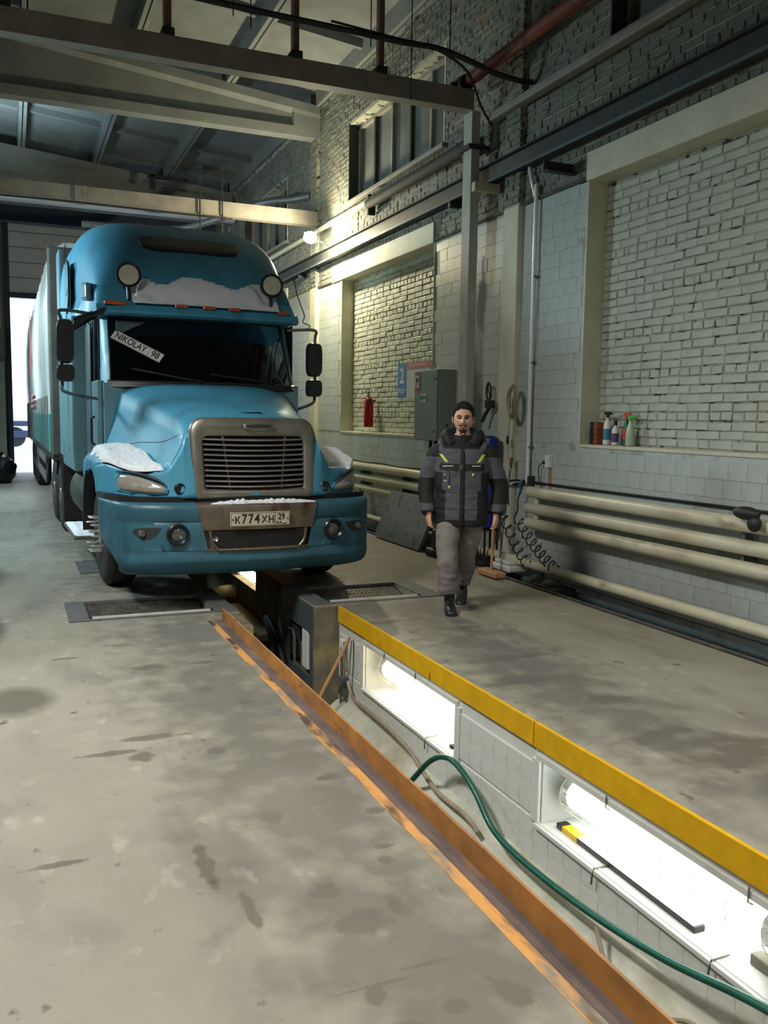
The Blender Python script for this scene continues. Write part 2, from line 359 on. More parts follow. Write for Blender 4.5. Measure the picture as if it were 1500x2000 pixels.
spots(M['floor'], [(3.35, 3.25, .30, .22), (3.1, 3.6, .22, .07), (3.55, 3.0, .25, .2), (3.2, 4.2, .14, .10), (3.0, 4.7, .22, .07), (3.15, 5.2, .3, .06), (3.0, 5.7, .16, .12), (3.3, 6.1, .2, .05), (2.95, 6.5, .25, .06)], col=lin(84, 76, 66), amount=.7, wob=.8, edge=.4)
spots(M['floor'], [(1.12, 3.7, .36, 1.2), (1.12, 2.3, .34, 1.1), (1.12, 5.2, .42, .9), (3.1, 5.0, .35, 2.4), (1.2, 6.6, .45, .5), (3.2, 6.9, .8, .35)], col=lin(98, 96, 91), amount=.78, wob=.9, edge=.6)
spots(M['floor'], [(-.02, 5.35, .20, .26), (-.2, 7.2, .12, .5), (-.3, 9.6, .25, .6)], col=lin(70, 66, 54), amount=.7, wob=.12, edge=.3)  # soft dark patches along the left edge
spots(M['floor'], [(1.97, 9.0, 1.35, 1.0), (1.9, 12, 1.3, 3), (1.8, 17, 1.3, 5)], col=lin(80, 76, 68), amount=.6, wob=.3, edge=.2)  # darker floor along the footprint of truck and trailer
# outdoor ground with snow beyond the door
g = MB(); nx, ny = 40, 40
g.v = [(-40+80*i/nx, 26.5+90*(j/ny)**1.5, -.06+.12*noise.noise(Vector((i*.7, j*.7, 0)))*min(1, j/3)) for j in range(ny+1) for i in range(nx+1)]
g.f = [(j*(nx+1)+i, j*(nx+1)+i+1, (j+1)*(nx+1)+i+1, (j+1)*(nx+1)+i) for j in range(ny) for i in range(nx)]
obj('snowy_yard', g, 'snow', kind=ST)

# right wall: one recessed shell, cell by cell
NICHE = [(.3-6.95+3.47, 0.30), (3.85, 7.34), (10.72, 14.24), (17.67, 21.19)]
NICHE[0] = (-3.18, .30)
WIN = [(3.55, 7.1), (10.5, 13.97), (17.45, 20.9)]
def zr(x): return 7.08+.1*(5.2-x) if x > -1.6 else 7.76-.1*(-1.6-x)
ysW = uniq([-4, 26.6]+[a for n in NICHE for a in n]+[a for n in WIN for a in n]); zsW = [-1.3, 1.42, 3.95, 5.13, 6.36, 8.2]
wl = MB()
for i in range(len(ysW)-1):
    for j in range(len(zsW)-1):
        y0, y1, z0, z1 = ysW[i], ysW[i+1], zsW[j], zsW[j+1]; cy = (y0+y1)/2
        x = 5.212 if z0 >= 3.9 else 5.205
        if z0 == 1.42 and any(a < cy < b for a, b in NICHE): x = 5.42
        if z0 == 5.13 and any(a < cy < b for a, b in WIN): x = 5.45
        wl.box(x, 5.7, y0, y1, z0, z1, mi=1 if z1 <= 3.96 and x < 5.3 else 0)
wall = obj('wall_right', wl, ['mortar_pale', 'grout'], smooth=False, kind=ST)

def piece_mesh(name, L, H, D, ch, m, jit=0, seed=0):
    """small block, front faces -x, origin at its centre on the front plane"""
    rr = random.Random(seed); mb = MB(); a, b = L/2, H/2
    def j(s=1): return rr.uniform(-jit, jit)*s
    back = [(D, -a, -b), (D, a, -b), (D, a, b), (D, -a, b)]
    mid = [(ch, -a+j(), -b+j()), (ch, a+j(), -b+j()), (ch, a+j(), b+j()), (ch, -a+j(), b+j())]
    fr = [(j(.6), -a+ch+j(), -b+ch*.8+j()), (j(.6), a-ch+j(), -b+ch*.8+j()), (j(.6), a-ch+j(), b-ch*.8+j()), (j(.6), -a+ch+j(), b-ch*.8+j())]
    mb.rings([back, mid, fr], True, False); n = len(mb.v); mb.f.append((n-4, n-3, n-2, n-1)); mb.mi.append(0)
    me = mb.mesh(name); me.materials.append(M[m]); 
    bm = bmesh.new(); bm.from_mesh(me); bmesh.ops.recalc_face_normals(bm, faces=bm.faces)
    if any(f.normal.x > .5 for f in bm.faces): bmesh.ops.reverse_faces(bm, faces=bm.faces)
    bm.to_mesh(me); bm.free()
    return me
def lay(parent, name, items, meshes, limit=300, stuffname=None):
    """items: (x, y, z, length, height, kind). biggest ones in view become single parts, the rest one stuff part"""
    def size(it):
        p = project((it[0], it[1], it[2])); 
        if not (-10 < p[0] < 1510 and -10 < p[1] < 2010): return 0
        q = project((it[0], it[1]+it[3], it[2])); r = project((it[0], it[1], it[2]+it[4]))
        return abs((q[0]-p[0])*(r[1]-p[1]))
    items = sorted(items, key=size, reverse=True)
    for it in items[:limit]:
        me, L0 = meshes[it[5]][R.randrange(len(meshes[it[5]]))]
        o = bpy.data.objects.new(name, me); COL.objects.link(o); o.parent = parent
        o.location = it[:3]; o.scale = (1, it[3]/L0, 1); o.rotation_euler = (R.uniform(-.012, .012) if name == 'brick' else 0, 0, 0)
    mb = MB()
    for it in items[limit:]:
        me, L0 = meshes[it[5]][R.randrange(len(meshes[it[5]]))]
        s = it[3]/L0
        mb.add([(v.co.x+it[0], v.co.y*s+it[1], v.co.z+it[2]) for v in me.vertices], [tuple(p.vertices) for p in me.polygons])
    if mb.v: obj(stuffname or name, mb, [next(iter(meshes.values()))[0][0].materials[0]], parent, smooth=False, kind='stuff', recalc=False)
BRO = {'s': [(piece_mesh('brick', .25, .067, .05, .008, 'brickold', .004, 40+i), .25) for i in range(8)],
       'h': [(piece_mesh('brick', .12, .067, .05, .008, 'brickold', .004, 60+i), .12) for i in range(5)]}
BR = {'s': [(piece_mesh('brick', .25, .067, .05, .008, 'brickpaint', .004, i), .25) for i in range(8)],
      'h': [(piece_mesh('brick', .12, .067, .05, .008, 'brickpaint', .004, 20+i), .12) for i in range(5)]}
def brickfield(y0, y1, z0, z1, x, holes=lambda z: [], off=0):
    out = []; z = z0; row = off
    while z+.07 <= z1+.02:
        hd = row % 5 == 3; L = .13 if hd else .26; zz = z+.038
        free = [(y0, y1)]
        for (ha, hb_) in holes(zz): free = [q for (p, r) in free for q in ((p, min(r, ha)), (max(p, hb_), r)) if q[1]-q[0] > .03]
        for (p, r) in free:
            cuts = [p]; y = p+(L if row % 2 else L/2)+R.uniform(-.015, .015)
            while y < r-.06: cuts.append(y); y += L*(.5 if R.random() < .04 else 1)
            cuts.append(r)
            for c, d in zip(cuts, cuts[1:]):
                out.append((x+R.uniform(-.006, .006), (c+d)/2, zz+R.uniform(-.003, .003), d-c-.007-R.uniform(0, .006), .067, 'h' if d-c < .16 else 's'))
        z += .0775; row += 1
    return out
def in_any(y, rs, e=0): return any(a-e < y < b+e for a, b in rs)
LINT = [(3.5, 7.36), (10.71, 14.7), (17.4, 21.5)]
bricks = []
for (a, b) in NICHE[1:]: bricks += brickfield(a+.004, b-.004, 1.43, 3.94, 5.407)
def holeU(z):
    h = [(8.52, 8.84), (15.47, 15.79), (22.42, 22.74)]
    if z < 4.25: h += LINT
    if 5.05 < z < 6.40: h += WIN
    return h
lay(wall, 'brick', bricks, BR, 210)
bricks = brickfield(2.5, 26.2, 3.99, 7.02, 5.2, holeU)
for py in (8.52, 15.47, 22.42): bricks += brickfield(py, py+.32, 3.99, 7.02, 5.13)
lay(wall, 'brick', bricks, BRO, 90)
# painted tiles on the lower wall and the piers
TL = {'t': [(piece_mesh('wall_tile', .1975, .1475, .02, .0012, 'tilepaint', .0004, i), .1975) for i in range(4)]}
tiles = []
row = 0; z = .0
while z < 3.96:
    ro = R.choice((0, .1, .05, .15))
    for k in range(int((26.2-2)/.2)):
        y = 2+.2*k+ro; zz = z+.075
        if zz > 1.42 and (in_any(y, NICHE, .1)): continue
        if zz > 3.94: continue
        if 8.55 < y < 8.8 or 15.5 < y < 15.75: continue
        tiles.append((5.2+R.uniform(-.0012, .0012), y, zz, .1975, .1475, 't'))
    z += .15 if z < 1.3 else (.12 if z < 1.42 else .15); row += 1
    if abs(z-1.42) < .08 and z < 1.42: z = 1.42
lay(wall, 'wall_tile', tiles, TL)
nt_ = 1
def trim(mb, m, **k):
    global nt_
    o = obj('trim_%d' % nt_, mb, m, kind=ST, **k); nt_ += 1; return o
for (a, b) in NICHE[1:]:
    trim(MB().box(5.192, 5.43, a, b, 1.39, 1.422), 'plaster', smooth=False, bevel=.004)
    trim(MB().box(5.194, 5.43, b-.003, b+.02, 1.42, 3.95).box(5.194, 5.43, a-.02, a+.003, 1.42, 3.95), 'plaster', smooth=False, bevel=.004)
for (a, b) in LINT: trim(MB().box(5.172, 5.43, a, b, 3.945, 4.215), 'plaster', smooth=False, bevel=.01)
for py in (8.52, 15.47, 22.42):
    trim(MB().box(5.13, 5.21, py, py+.32, -.12, 3.97), 'plaster', smooth=False, bevel=.01)
    trim(MB().box(5.145, 5.21, py+.005, py+.315, 3.97, 7.2), 'mortar_pale', smooth=False)
# dark ragged ledge where the tiling stops
for a, b in ((7.37, 8.5), (8.9, 10.7), (14.72, 15.45)):
    mb = MB(); rs = []
    for i in range(30):
        y = a+(b-a)*i/29; w = .035+.015*noise.noise(Vector((y*9, 0, 3))); rs.append([(5.19, y, 3.955), (5.19-w*.6, y, 3.96), (5.19-w*.6, y, 3.975+w*.3), (5.19, y, 3.985+w*.4)])
    mb.rings(rs); trim(mb, 'mortar', smooth=False)
# windows with painted-over panes
for wi, (a, b) in enumerate(WIN):
    f = MB().box(5.36, 5.44, a, a+.06, 5.13, 6.36).box(5.36, 5.44, b-.06, b, 5.13, 6.36).box(5.36, 5.44, a, b, 5.13, 5.19).box(5.36, 5.44, a, b, 6.29, 6.36)
    wo = obj('window_%d' % (wi+1), f, 'beampaint', smooth=False, kind=ST, bevel=.005)
    obj('reveal', MB().box(5.195, 5.45, b-.02, b+.005, 5.13, 6.36), 'darkbeam', wo, smooth=False); obj('reveal', MB().box(5.195, 5.45, a-.005, a+.02, 5.13, 6.36), 'plaster', wo, smooth=False)
    n = 5
    for k in range(n):
        y0 = a+.06+(b-a-.12)*k/n; y1 = a+.06+(b-a-.12)*(k+1)/n
        obj('pane', MB().box(5.41, 5.425, y0+.02, y1-.02, 5.19, 6.29), 'windowpane', wo, smooth=False)
        if k: obj('mullion', MB().box(5.35, 5.43, y0-.03, y0+.03, 5.19, 6.29), 'beampaint' if k % 2 else 'darkbeam', wo, smooth=False)
    obj('window_sill', MB().box(5.12, 5.4, a-.1, b+.1, 5.07, 5.13), 'beampaint', wo, smooth=False, bevel=.008)

# back wall with the gate opening, left and rear walls
bw = MB().box(-9, .0, 26.35, 26.6, -.1, 8.2).box(4.35, 5.7, 26.35, 26.6, -.1, 8.2).box(0, 4.35, 26.35, 26.6, 6.85, 8.2)
obj('wall_back', bw, 'plaster', smooth=False, kind=ST)
dr = obj('door_1', MB().box(-.06, .08, 26.1, 26.36, 0, 6.95).box(4.28, 4.42, 26.1, 26.36, 0, 6.95).box(0, 4.35, 26.12, 26.3, 4.72, 4.86).box(-.06, 4.42, 26.0, 26.3, 6.86, 7.1), 'frameblue', smooth=False, kind=ST, bevel=.01)
for k in range(5): obj('door_panel', MB().box(.08, 4.28, 26.2, 26.27, 4.87+.4*k, 5.255+.4*k), 'doorpanel', dr, smooth=False, bevel=.006)
obj('door_backing', MB().box(.08, 4.28, 26.275, 26.295, 4.87, 6.86), 'frameblue', dr, smooth=False)
obj('wall_left', MB().box(-9.2, -9, -4, 26.6, -.1, 8.2), 'darkconc', smooth=False, kind=ST)
obj('wall_front', MB().box(-9.2, 5.7, -4.2, -4, -.1, 8.2), 'darkconc', smooth=False, kind=ST)
# ceiling: sloping ribbed roof slabs
cl = MB()
for (x0, x1) in ((-9.2, -1.6), (-1.6, 5.7)): cl.rings([[(x0, -4.2, zr(x0)+.3), (x1, -4.2, zr(x1)+.3), (x1, -4.2, zr(x1)+.45), (x0, -4.2, zr(x0)+.45)], [(x0, 26.6, zr(x0)+.3), (x1, 26.6, zr(x1)+.3), (x1, 26.6, zr(x1)+.45), (x0, 26.6, zr(x0)+.45)]])
ceil = obj('ceiling', cl, 'ceil', smooth=False, kind=ST)
GY = [1.7, 8.65, 15.6, 22.3]
spans = [(-4, 1.55), (1.85, 8.5), (8.8, 15.45), (15.75, 22.15), (22.45, 26.35)]
for (ya, yb) in spans:
    for k in range(-5, 4):
        x = .4+1.6*k
        for s in (-.075, .012):
            z = zr(x); obj('ceiling_rib', MB().rings([[(x+s, ya, z+.02), (x+s+.063, ya, z+.02), (x+s+.08, ya, z+.33), (x+s-.017, ya, z+.33)], [(x+s, yb, z+.02), (x+s+.063, yb, z+.02), (x+s+.08, yb, z+.33), (x+s-.017, yb, z+.33)]]), 'ceil', ceil, smooth=False)
    for k in range(-6, 4):
        xa, xb = .4+1.6*k+.08, .4+1.6*(k+1)-.08; xb = min(xb, 5.2)
        if xa < -1.6 < xb: continue
        for t in (.34, .67):
            y = ya+(yb-ya)*t
            obj('cross_rib', MB().rings([[(xa, y-.04, zr(xa)+.18), (xa, y+.04, zr(xa)+.18), (xa, y+.07, zr(xa)+.33), (xa, y-.07, zr(xa)+.33)], [(xb, y-.04, zr(xb)+.18), (xb, y+.04, zr(xb)+.18), (xb, y+.07, zr(xb)+.33), (xb, y-.07, zr(xb)+.33)]]), 'ceil', ceil, smooth=False)
# big concrete girders
for gi, y in enumerate(GY):
    mb = MB(); zb = 6.36 if y > 20 else 6.56
    st = [-9, -1.6, 1, 3, 4.4, 5.2]
    def sec(x, solid):
        zt = zr(x)+.02; w = .05 if not solid else .13
        return [(x, y-.13, zb), (x, y+.13, zb), (x, y+.13, zb+.16), (x, y+w, zb+.24), (x, y+w, zt-.20), (x, y+.15, zt-.14), (x, y+.15, zt), (x, y-.15, zt), (x, y-.15, zt-.14), (x, y-w, zt-.20), (x, y-w, zb+.24), (x, y-.13, zb+.16)]
    mb.rings([sec(x, x > 4.7) for x in [-9, -1.6, 1, 3, 4.4, 4.70, 4.72, 5.2]])
    obj('roof_girder', mb, 'ceil', smooth=False, label=['', '', 'deep concrete roof girder in front of the ribbed ceiling bay, nearer one', 'concrete roof girder behind the ribbed ceiling bay, above the tarpaulin trailer'][gi] or None, cat='girder') if gi > 1 else trim(mb, 'ceil', smooth=False)
# heavy dark tie beam above the gate
trim(MB().box(-9, 5.2, 24.2, 24.5, 6.35, 6.75), 'frameblue', smooth=False)

# ---------------------------------------------------------------- inspection pit
pw = MB()
PN = [(2.33, 3.95), (4.95, 6.57)]; PN2 = [(10.1, 11.4), (12.6, 14.0), (15.2, 16.6)]
def pitwall(y0, y1, ns, zl=-.566):
    yy = uniq([y0, y1]+[a for n in ns for a in n]); zz = [-1.4, zl, -.195, -.0]
    for i in range(len(yy)-1):
        for j in range(3):
            inn = zz[j] == zl and any(a < (yy[i]+yy[i+1])/2 < b for a, b in ns)
            pw.box(2.98 if inn else 2.632, 3.2, yy[i], yy[i+1], zz[j], zz[j+1]-(.002 if j == 2 else 0))
pitwall(-4, 7.2, PN)
pit = obj('wall_pit_right', pw, 'pittile', smooth=False, kind=ST)
pw = MB(); pitwall(8.35, 20, PN2, -.42)
obj('wall_pit_right_far', pw, 'darkconc', smooth=False, kind=ST)
obj('wall_pit_narrow', MB().box(2.407, 3.2, 7.196, 7.26, -1.4, -.002).box(2.407, 3.2, 8.22, 8.353, -1.4, -.002).box(2.46, 3.2, 7.26, 8.22, -1.4, -.45), 'concrete', smooth=False, kind=ST, bevel=.006)
obj('wall_pit_left', MB().box(1.2, 1.65, -4, 7.2, -1.4, -.1).box(1.2, 1.74, 7.2, 8.35, -1.4, -.1).box(1.2, 1.65, 8.35, 20, -1.4, -.1).box(1.2, 3.2, 20, 20.2, -1.4, -.1).box(1.58, 1.74, 6.75, 7.3, -.14, -.012), 'concrete', smooth=False, kind=ST)
obj('floor_pit', MB().box(1.2, 3.2, -4, 20, -1.5, -1.4), 'concrete', smooth=False, kind=ST)
# ledge at the foot of the tiled pit wall
mb = MB(); rs = []
for i in range(80):
    y = -4+11.1*i/79; n1 = .018*noise.noise(Vector((y*3, 1, 0))); rs.append([(2.64, y, -.79+n1), (2.57+n1, y, -.82+n1), (2.50+n1, y, -.88), (2.49, y, -1.4), (2.64, y, -1.4)])
mb.rings(rs); overlay(M['concrete'], lin(150, 142, 96), 4, .5, .7)
M['ledge'] = mat('stained_ledge', lin(190, 190, 176), .6, var=.15, scale=4, bump=.3); overlay(M['ledge'], lin(140, 132, 84), 3, .52, .72, (1, .5, 1))
trim(mb, 'ledge')
# pit tiles
PT = {'p': [(piece_mesh('wall_tile', .1485, .1485, .012, .001, 'pittile', .0003, i), .1485) for i in range(3)]}
pt = []
for k in range(int(9.2/.15)):
    y = -2+.15*k+.075
    for zz in (-.135-.04, -.63, -.779) + (() if in_any(y, PN, .07) else (-.31, -.46)):
        if abs(zz+.63) < .01 or True:
            pt.append((2.622+R.uniform(-.0008, .0008), y, zz-.0, .1485, .1485, 'p'))
small = []
PTs = {'p': [(piece_mesh('wall_tile', .146, .072, .012, .0015, 'pittile', .0005, 9), .146)]}
pt1 = [t for t in pt if t[2] < -.25]
lay(pit, 'wall_tile', [t for t in pt1 if not in_any(t[1], PN, .02) or t[2] < -.58], PT)
for (a, b) in PN:   # niche surround: smooth cement frame and sill
    trim(MB().box(2.612, 2.64, a-.03, b+.03, -.20, -.165).box(2.612, 2.64, b, b+.07, -.56, -.2).box(2.60, 2.98, a-.02, b+.02, -.585, -.56).box(2.612, 2.64, a-.07, a, -.56, -.2), 'pittile', smooth=False, bevel=.004)
    trim(MB().box(2.64, 2.985, b-.003, b+.0, -.56, -.2), 'pittile', smooth=False)
# yellow edge angle along the right side of the pit
ye = empty('pit_edge_angle', (2.62, 4, 0), 'yellow painted steel edge strip along the right rim of the lit pit', 'edge strip')
for a, b in ((-4, 1.35), (1.36, 4.0), (4.01, 7.17)):
    obj('edge_section', MB().box(-.012, .012, a-4, b-4, -.135, .003), 'yellow', ye, smooth=False, bevel=.002)
ye2 = empty('pit_edge_board', (2.62, 8.5, 0), 'worn orange edge strip of the pit under the truck', 'edge strip')
obj('edge_section', MB().box(-.02, .03, -.1, 8, -.11, .004), 'orange', ye2, smooth=False, bevel=.003)
# orange wheel guard on the left rim
og = empty('wheel_guard_angle', (1.6, 3, 0), 'orange painted steel wheel guard along the left rim of the pit', 'wheel guard')
rs = []
for i in range(90):
    y = -4+10.98*i/89-3; n1 = .002*noise.noise(Vector((y*4, 0, 0))); rs.append([(-.062, y, 0), (-.060+n1, y, .02), (-.060+n1, y, .100+n1), (-.054+n1, y, .105+n1), (-.048, y, .100+n1), (-.048, y, .0)])
obj('upstand', MB().rings(rs), 'orange', og, ang=25)
yq = lambda i: -4+10.98*i/119-3
obj('floor_leg', MB().rings([[(-.125+.004*noise.noise(Vector((i*.4, 2, 0))), yq(i), .001), (-.060, yq(i), .001), (-.060, yq(i), .004), (-.125, yq(i), .003)] for i in range(120)]), 'grime', og, smooth=False)
obj('paint_stripe', MB().rings([[(-.178+.010*noise.noise(Vector((i*.23, 2, 0))), yq(i), .0008), (-.126, yq(i), .0008), (-.126, yq(i), .0014), (-.178+.010*noise.noise(Vector((i*.23, 2, 0))), yq(i), .0014)] for i in range(120)]), 'orangeworn', og, smooth=False)

# gutter along the right wall
gt = obj('trim_gutter', MB().box(4.70, 5.25, -4, 26.3, -.2, -.14).box(4.70, 4.72, -4, 26.3, -.2, -.1), 'dark', smooth=False, kind=ST)
gt.name = 'trim_%d' % nt_; nt_ += 1
gr = empty('gutter_rails', (4.9, 8, -.1), 'dark steel rails lying in the gutter at the foot of the right wall', 'rails')
obj('rail', MB().box(-.13, -.115, -12, 16, -.04, .105).box(-.14, -.10, -12, 16, .09, .104), 'steel', gr, smooth=False)
obj('rail', MB().box(-.04, -.02, -12, 16, -.04, .04), 'darkbeam', gr, smooth=False)
obj('rail', MB().box(.02, .035, -12, 16, -.04, .06), 'black', gr, smooth=False)
tag_ = setp(obj('blue_grey_conduit', MB().cyl((5.09, -4, -.06), (5.09, 24, -.06), .035), 'tealbox'), 'blue-grey pipe lying low in the gutter against the right wall', 'pipe')
# ---------------------------------------------------------------- the tractor unit (local frame: x lateral, y back from the bumper, z up)
truck = empty('truck', (1.975, 7.44, 0), 'blue bonneted long-haul tractor truck parked over the pit, snow on its wings', 'truck', rz=.02)
def vf(u):
    a = abs(u)
    return .10 + .02*a + .30*sst(.5, 1.25, a) + .55*max(0, (a-.9)/.35)**2.2
def zc(v): return 1.60+.07*sst(.1, .5, v)+.33*min(1, max(0, (v-.2)/1.9))**1.1
def zf(v): return 1.16+.15*sst(.3, 1.3, v)-.05*sst(1.6, 2.2, v)
def ztop(u, v, w):
    a = abs(u)
    if a <= w: return zc(v)-.10*(a/w)**4-.02*(a/w)**2 - .025*exp(-((a-.34)/.05)**2)*0
    zu = zc(v)-.12; k = (a-w)/SW
    if k < 1: return zu+(zf(v)+.02-zu)*(k**.75)
    return zf(v)+.02-.02*sst(0, 1, (a-w-SW)/.3)-.09*max(0, (a-1.12)/.13)**2.5
def hw(t): return .585+.33*t**1.5
SW = .15
ARCH = (1.46, .50, .63)
def hood_cols(t):
    w = hw(t); c = [w*k/12 for k in range(13)]+[w+SW*k/5 for k in range(1, 6)]
    a = w+SW; c += [a+(1.25-a)*k/8 for k in range(1, 9)]
    return c
def hoodpt(u, t, w):
    v = vf(u)+t*(2.12-vf(u)) if abs(u) > .585 else vf(u)+.10+t*(2.02-vf(u))
    return v, ztop(u, v, w)
rows = []
nF = 13
for i in range(nF):                                   # front face rows
    q = i/(nF-1); row = []
    for u in hood_cols(0):
        v0, zt = hoodpt(u, 0, hw(0)); a = abs(u); r = .05
        z = .945+(zt-r-.945)*q
        row.append((u, vf(u)+(.10*q**1.3 if a <= .6 else .05*q), z))
    rows.append(row)
for k in (1, 2, 3):                                   # rounding
    an = pi/2*k/3.; row = []
    for u in hood_cols(0):
        v0, zt = hoodpt(u, 0, hw(0)); a = abs(u); vb = vf(u)+(.10 if a <= .6 else .05)
        row.append((u, vb+.05*(1-cos(an)), zt-.05+.05*sin(an)))
    rows.append(row)
NT = 26
for i in range(1, NT+1):
    t = i/NT; row = []
    for u in hood_cols(t):
        v, z = hoodpt(u, t, hw(t)); v = max(v, vf(u)+(.15 if abs(u) <= .6 else .10)+t*.01); row.append((u, v, z))
    rows.append(row)
hb = MB(); full = []
for ri, row in enumerate(rows):
    side = []
    u, v, z = row[-1]
    vv = v; bot = .945
    if abs(vv-ARCH[0]) < ARCH[2]: bot = max(bot, ARCH[1]+sqrt(ARCH[2]**2-(vv-ARCH[0])**2))
    bot = min(bot, z-.01)
    for k in range(1, 6): side.append((1.25+.008*(k < 4), v, z+(bot-z)*(k/5)))
    side.append((1.21, v, bot+.0))
    r = row+side
    full.append([(-a, b, c) for (a, b, c) in r[::-1]]+r[1:])
hb.rings(full, closed=False, caps=False)
nc = len(full[0])
keep = [k for k, f in enumerate(hb.f) if not all(abs(hb.v[i][0]) < .50 and .99 < hb.v[i][2] < 1.54 and hb.v[i][1] < .4 for i in f)]
hb.f = [hb.f[k] for k in keep]; hb.mi = [0]*len(hb.f)
hood = obj('bonnet', hb, 'truck', truck, ang=60)
sm = hood.modifiers.new('solid', 'SOLIDIFY'); sm.thickness = .012; sm.offset = -1
def hsurf(u, v):
    """height of the bonnet skin near (u, v)"""
    a = abs(u); vv = vf(a); t = max(0, min(1, (v-vv)/(2.12-vv))); return ztop(a, v, hw(t))
# engine bay darkness and inner wheel wells
obj('engine_bay', MB().box(-.52, .52, .34, 2.0, .45, 1.2).box(-1.0, 1.0, .35, .75, .35, .9), 'chassis', truck, smooth=False)
# grille surround and slats
gs = MB(); 
def rr(hw_, z0, z1, r, n=5, top=None):
    pts = []
    for (cx, cz, a0) in ((hw_-r, z1-r, 0), (-hw_+r, z1-r, pi/2), (-hw_+r*.4, z0+r*.4, pi), (hw_-r*.4, z0+r*.4, 3*pi/2)):
        q = r if cz > (z0+z1)/2 else r*.4
        for k in range(n+1): an = a0+pi/2*k/n; pts.append((cx+q*cos(an), cz+q*sin(an)))
    return pts
def gp(pts, dv, taper=1): 
    return [(x*(1-.05*(1.62-z)), vf(0)-.005+dv+.10*((z-.93)/.7)**1.3*(z > .93)+.05*(x/.55)**2, z) for x, z in pts]
outer = rr(.565, .935, 1.635, .13); mid = rr(.545, .95, 1.615, .12); inn = rr(.455, 1.02, 1.475, .045)
gs.rings([gp(outer, .02), gp(outer, -.02), gp(mid, -.035), gp(rr(.475, 1.00, 1.495, .06), -.03), gp(inn, -.01), gp(inn, .10)], True, False)
gso = obj('grille_surround', gs, 'grille', truck, ang=50)
obj('radiator', MB().box(-.455, .43, .22, .26, 1.0, 1.48), 'black_void', truck, smooth=False)
for k in range(10):
    z = 1.045+.0445*k; ps = []
    for i in range(13):
        x = -.455+.91*i/12; ps.append(gp([(x, z-.010*cos(x*3.4))], -.008)[0])
    rs = [[(p[0], p[1]-.012, p[2]-.004), (p[0], p[1]-.008, p[2]+.008), (p[0], p[1]+.05, p[2]+.016), (p[0], p[1]+.05, p[2]+.004)] for p in ps]
    obj('grille_slat', MB().rings(rs), 'grille', truck, ang=40)
for x in (-.26, .27):
    p0, p1 = gp([(x*.9, 1.02)], .02)[0], gp([(x*1.08, 1.49)], .02)[0]
    obj('grille_strut', MB().tube([p0, p1], .011, 6), 'grille', truck)
bp = gp([(.03, 1.56)], -.045)[0]
obj('badge', MB().rings([[(bp[0]+(.125+d)*max(-1, min(1, 1.25*cos(a))), bp[1]+e+.02*sin(a)*.3, bp[2]+(.028+d)*sin(a)) for a in [2*pi*k/28 for k in range(28)]] for d, e in ((.008, .02), (.008, -.004), (0, -.010))]), 'grille', truck)
obj('badge_inset', MB().rings([[(bp[0]+.113*max(-1, min(1, 1.25*cos(a))), bp[1]+e, bp[2]+.02*sin(a)) for a in [2*pi*k/28 for k in range(28)]] for e in (0, -.014)]), 'darkbeam', truck)
# bumper: curved shell with a chrome centre section and an air slot
def vb(u):
    a = abs(u); return .0+.045*(a/.6)**2*(a < .6)+(.045+.30*((a-.6)/.65)**2.0)*(a >= .6)+.35*max(0, (a-1.05)/.2)**2.5
bprof = [(.16, .275), (.09, .30), (.035, .345), (.004, .40), (-.006, .425), (.008, .455), (.008, .497), (.006, .503), (0, .58), (0, .72), (.014, .745), (.002, .762), (-.004, .85), (.004, .885), (.03, .905), (.10, .91)]
def bumper_part(us, prof, drop=lambda u: 0):
    rs = []
    for u in us: rs.append([(u, vb(u)+d, (z-.9)*(1+drop(u))+.9) for d, z in prof])
    return rs
def taper(z, s): return s*(.535-.085*(0.9-z)/.42)
for s in (-1, 1):
    mb = MB(); rs = []
    for k in range(27):
        q = k/26
        ring = []
        for d, z in bprof:
            ui = .535-.09*min(1, max(0, (.9-z)/.4))-(.45 if z < .5 else 0)
            um = 1.255-.13*(1-sst(.28, .62, z))-.04*(z < .3); u = ui+(um-ui)*q; ring.append((s*u, vb(u)+d-.015*exp(-((z-.36)/.05)**2)*sst(.9, 1.2, u), z+.0))
        rs.append(ring)
    # wrap back to the wheel arch
    last = rs[-1]
    for dv in (.05, .10): rs.append([(p[0], p[1]+dv, p[2]) for p in last])
    mb.rings(rs, closed=False, caps=False)
    bo = obj('bumper_end', mb, 'truckdirty', truck, ang=60)
    # fog lamp and small lamp recess
    u = .70*s; v = vb(u)
    obj('fog_lamp', MB().lathe([(.092, .03), (.096, -.022), (.084, -.034), (.066, -.014), (.062, .02)], (u, v, .645), 'y', 24), 'blackplastic', truck)
    obj('fog_lens', MB().lathe([(.001, -.020), (.03, -.018), (.05, -.010), (.056, 0), (.05, .02)], (u, v, .645), 'y', 20), 'lensdim', truck)
    u2 = .95*s; v2 = vb(u2)
    tri = [(.0, .0)]
    poly = [(s*.83, .70), (s*.93, .705), (s*1.03, .695), (s*1.05, .655), (s*1.0, .615), (s*.92, .605), (s*.87, .64)]
    obj('lamp_recess_shade', MB().rings([[(x, vb(x)+e, z) for x, z in poly] for e in (.02, -.004)]), 'darkbeam', truck, smooth=False)  # shading of the recess put into a flat dark teardrop
    obj('small_lamp', MB().lathe([(.001, -.028), (.022, -.024), (.032, -.006), (.032, .02)], (u2+.03*s, v2, .655), 'y', 16), 'lensdim', truck)
mb = MB(); rs = []
prof = [(.12, .475), (.02, .470), (.0, .49), (.0, .515), (.05, .525), (.06, .66), (-.004, .675), (-.010, .70), (-.010, .87), (.0, .895), (.03, .905), (.10, .91)]
for k in range(21):
    q = -1+2*k/20; rs.append([(q*(.54-.09*min(1, max(0, (.9-z)/.4))), vb(q*.5)+d, z) for d, z in prof])
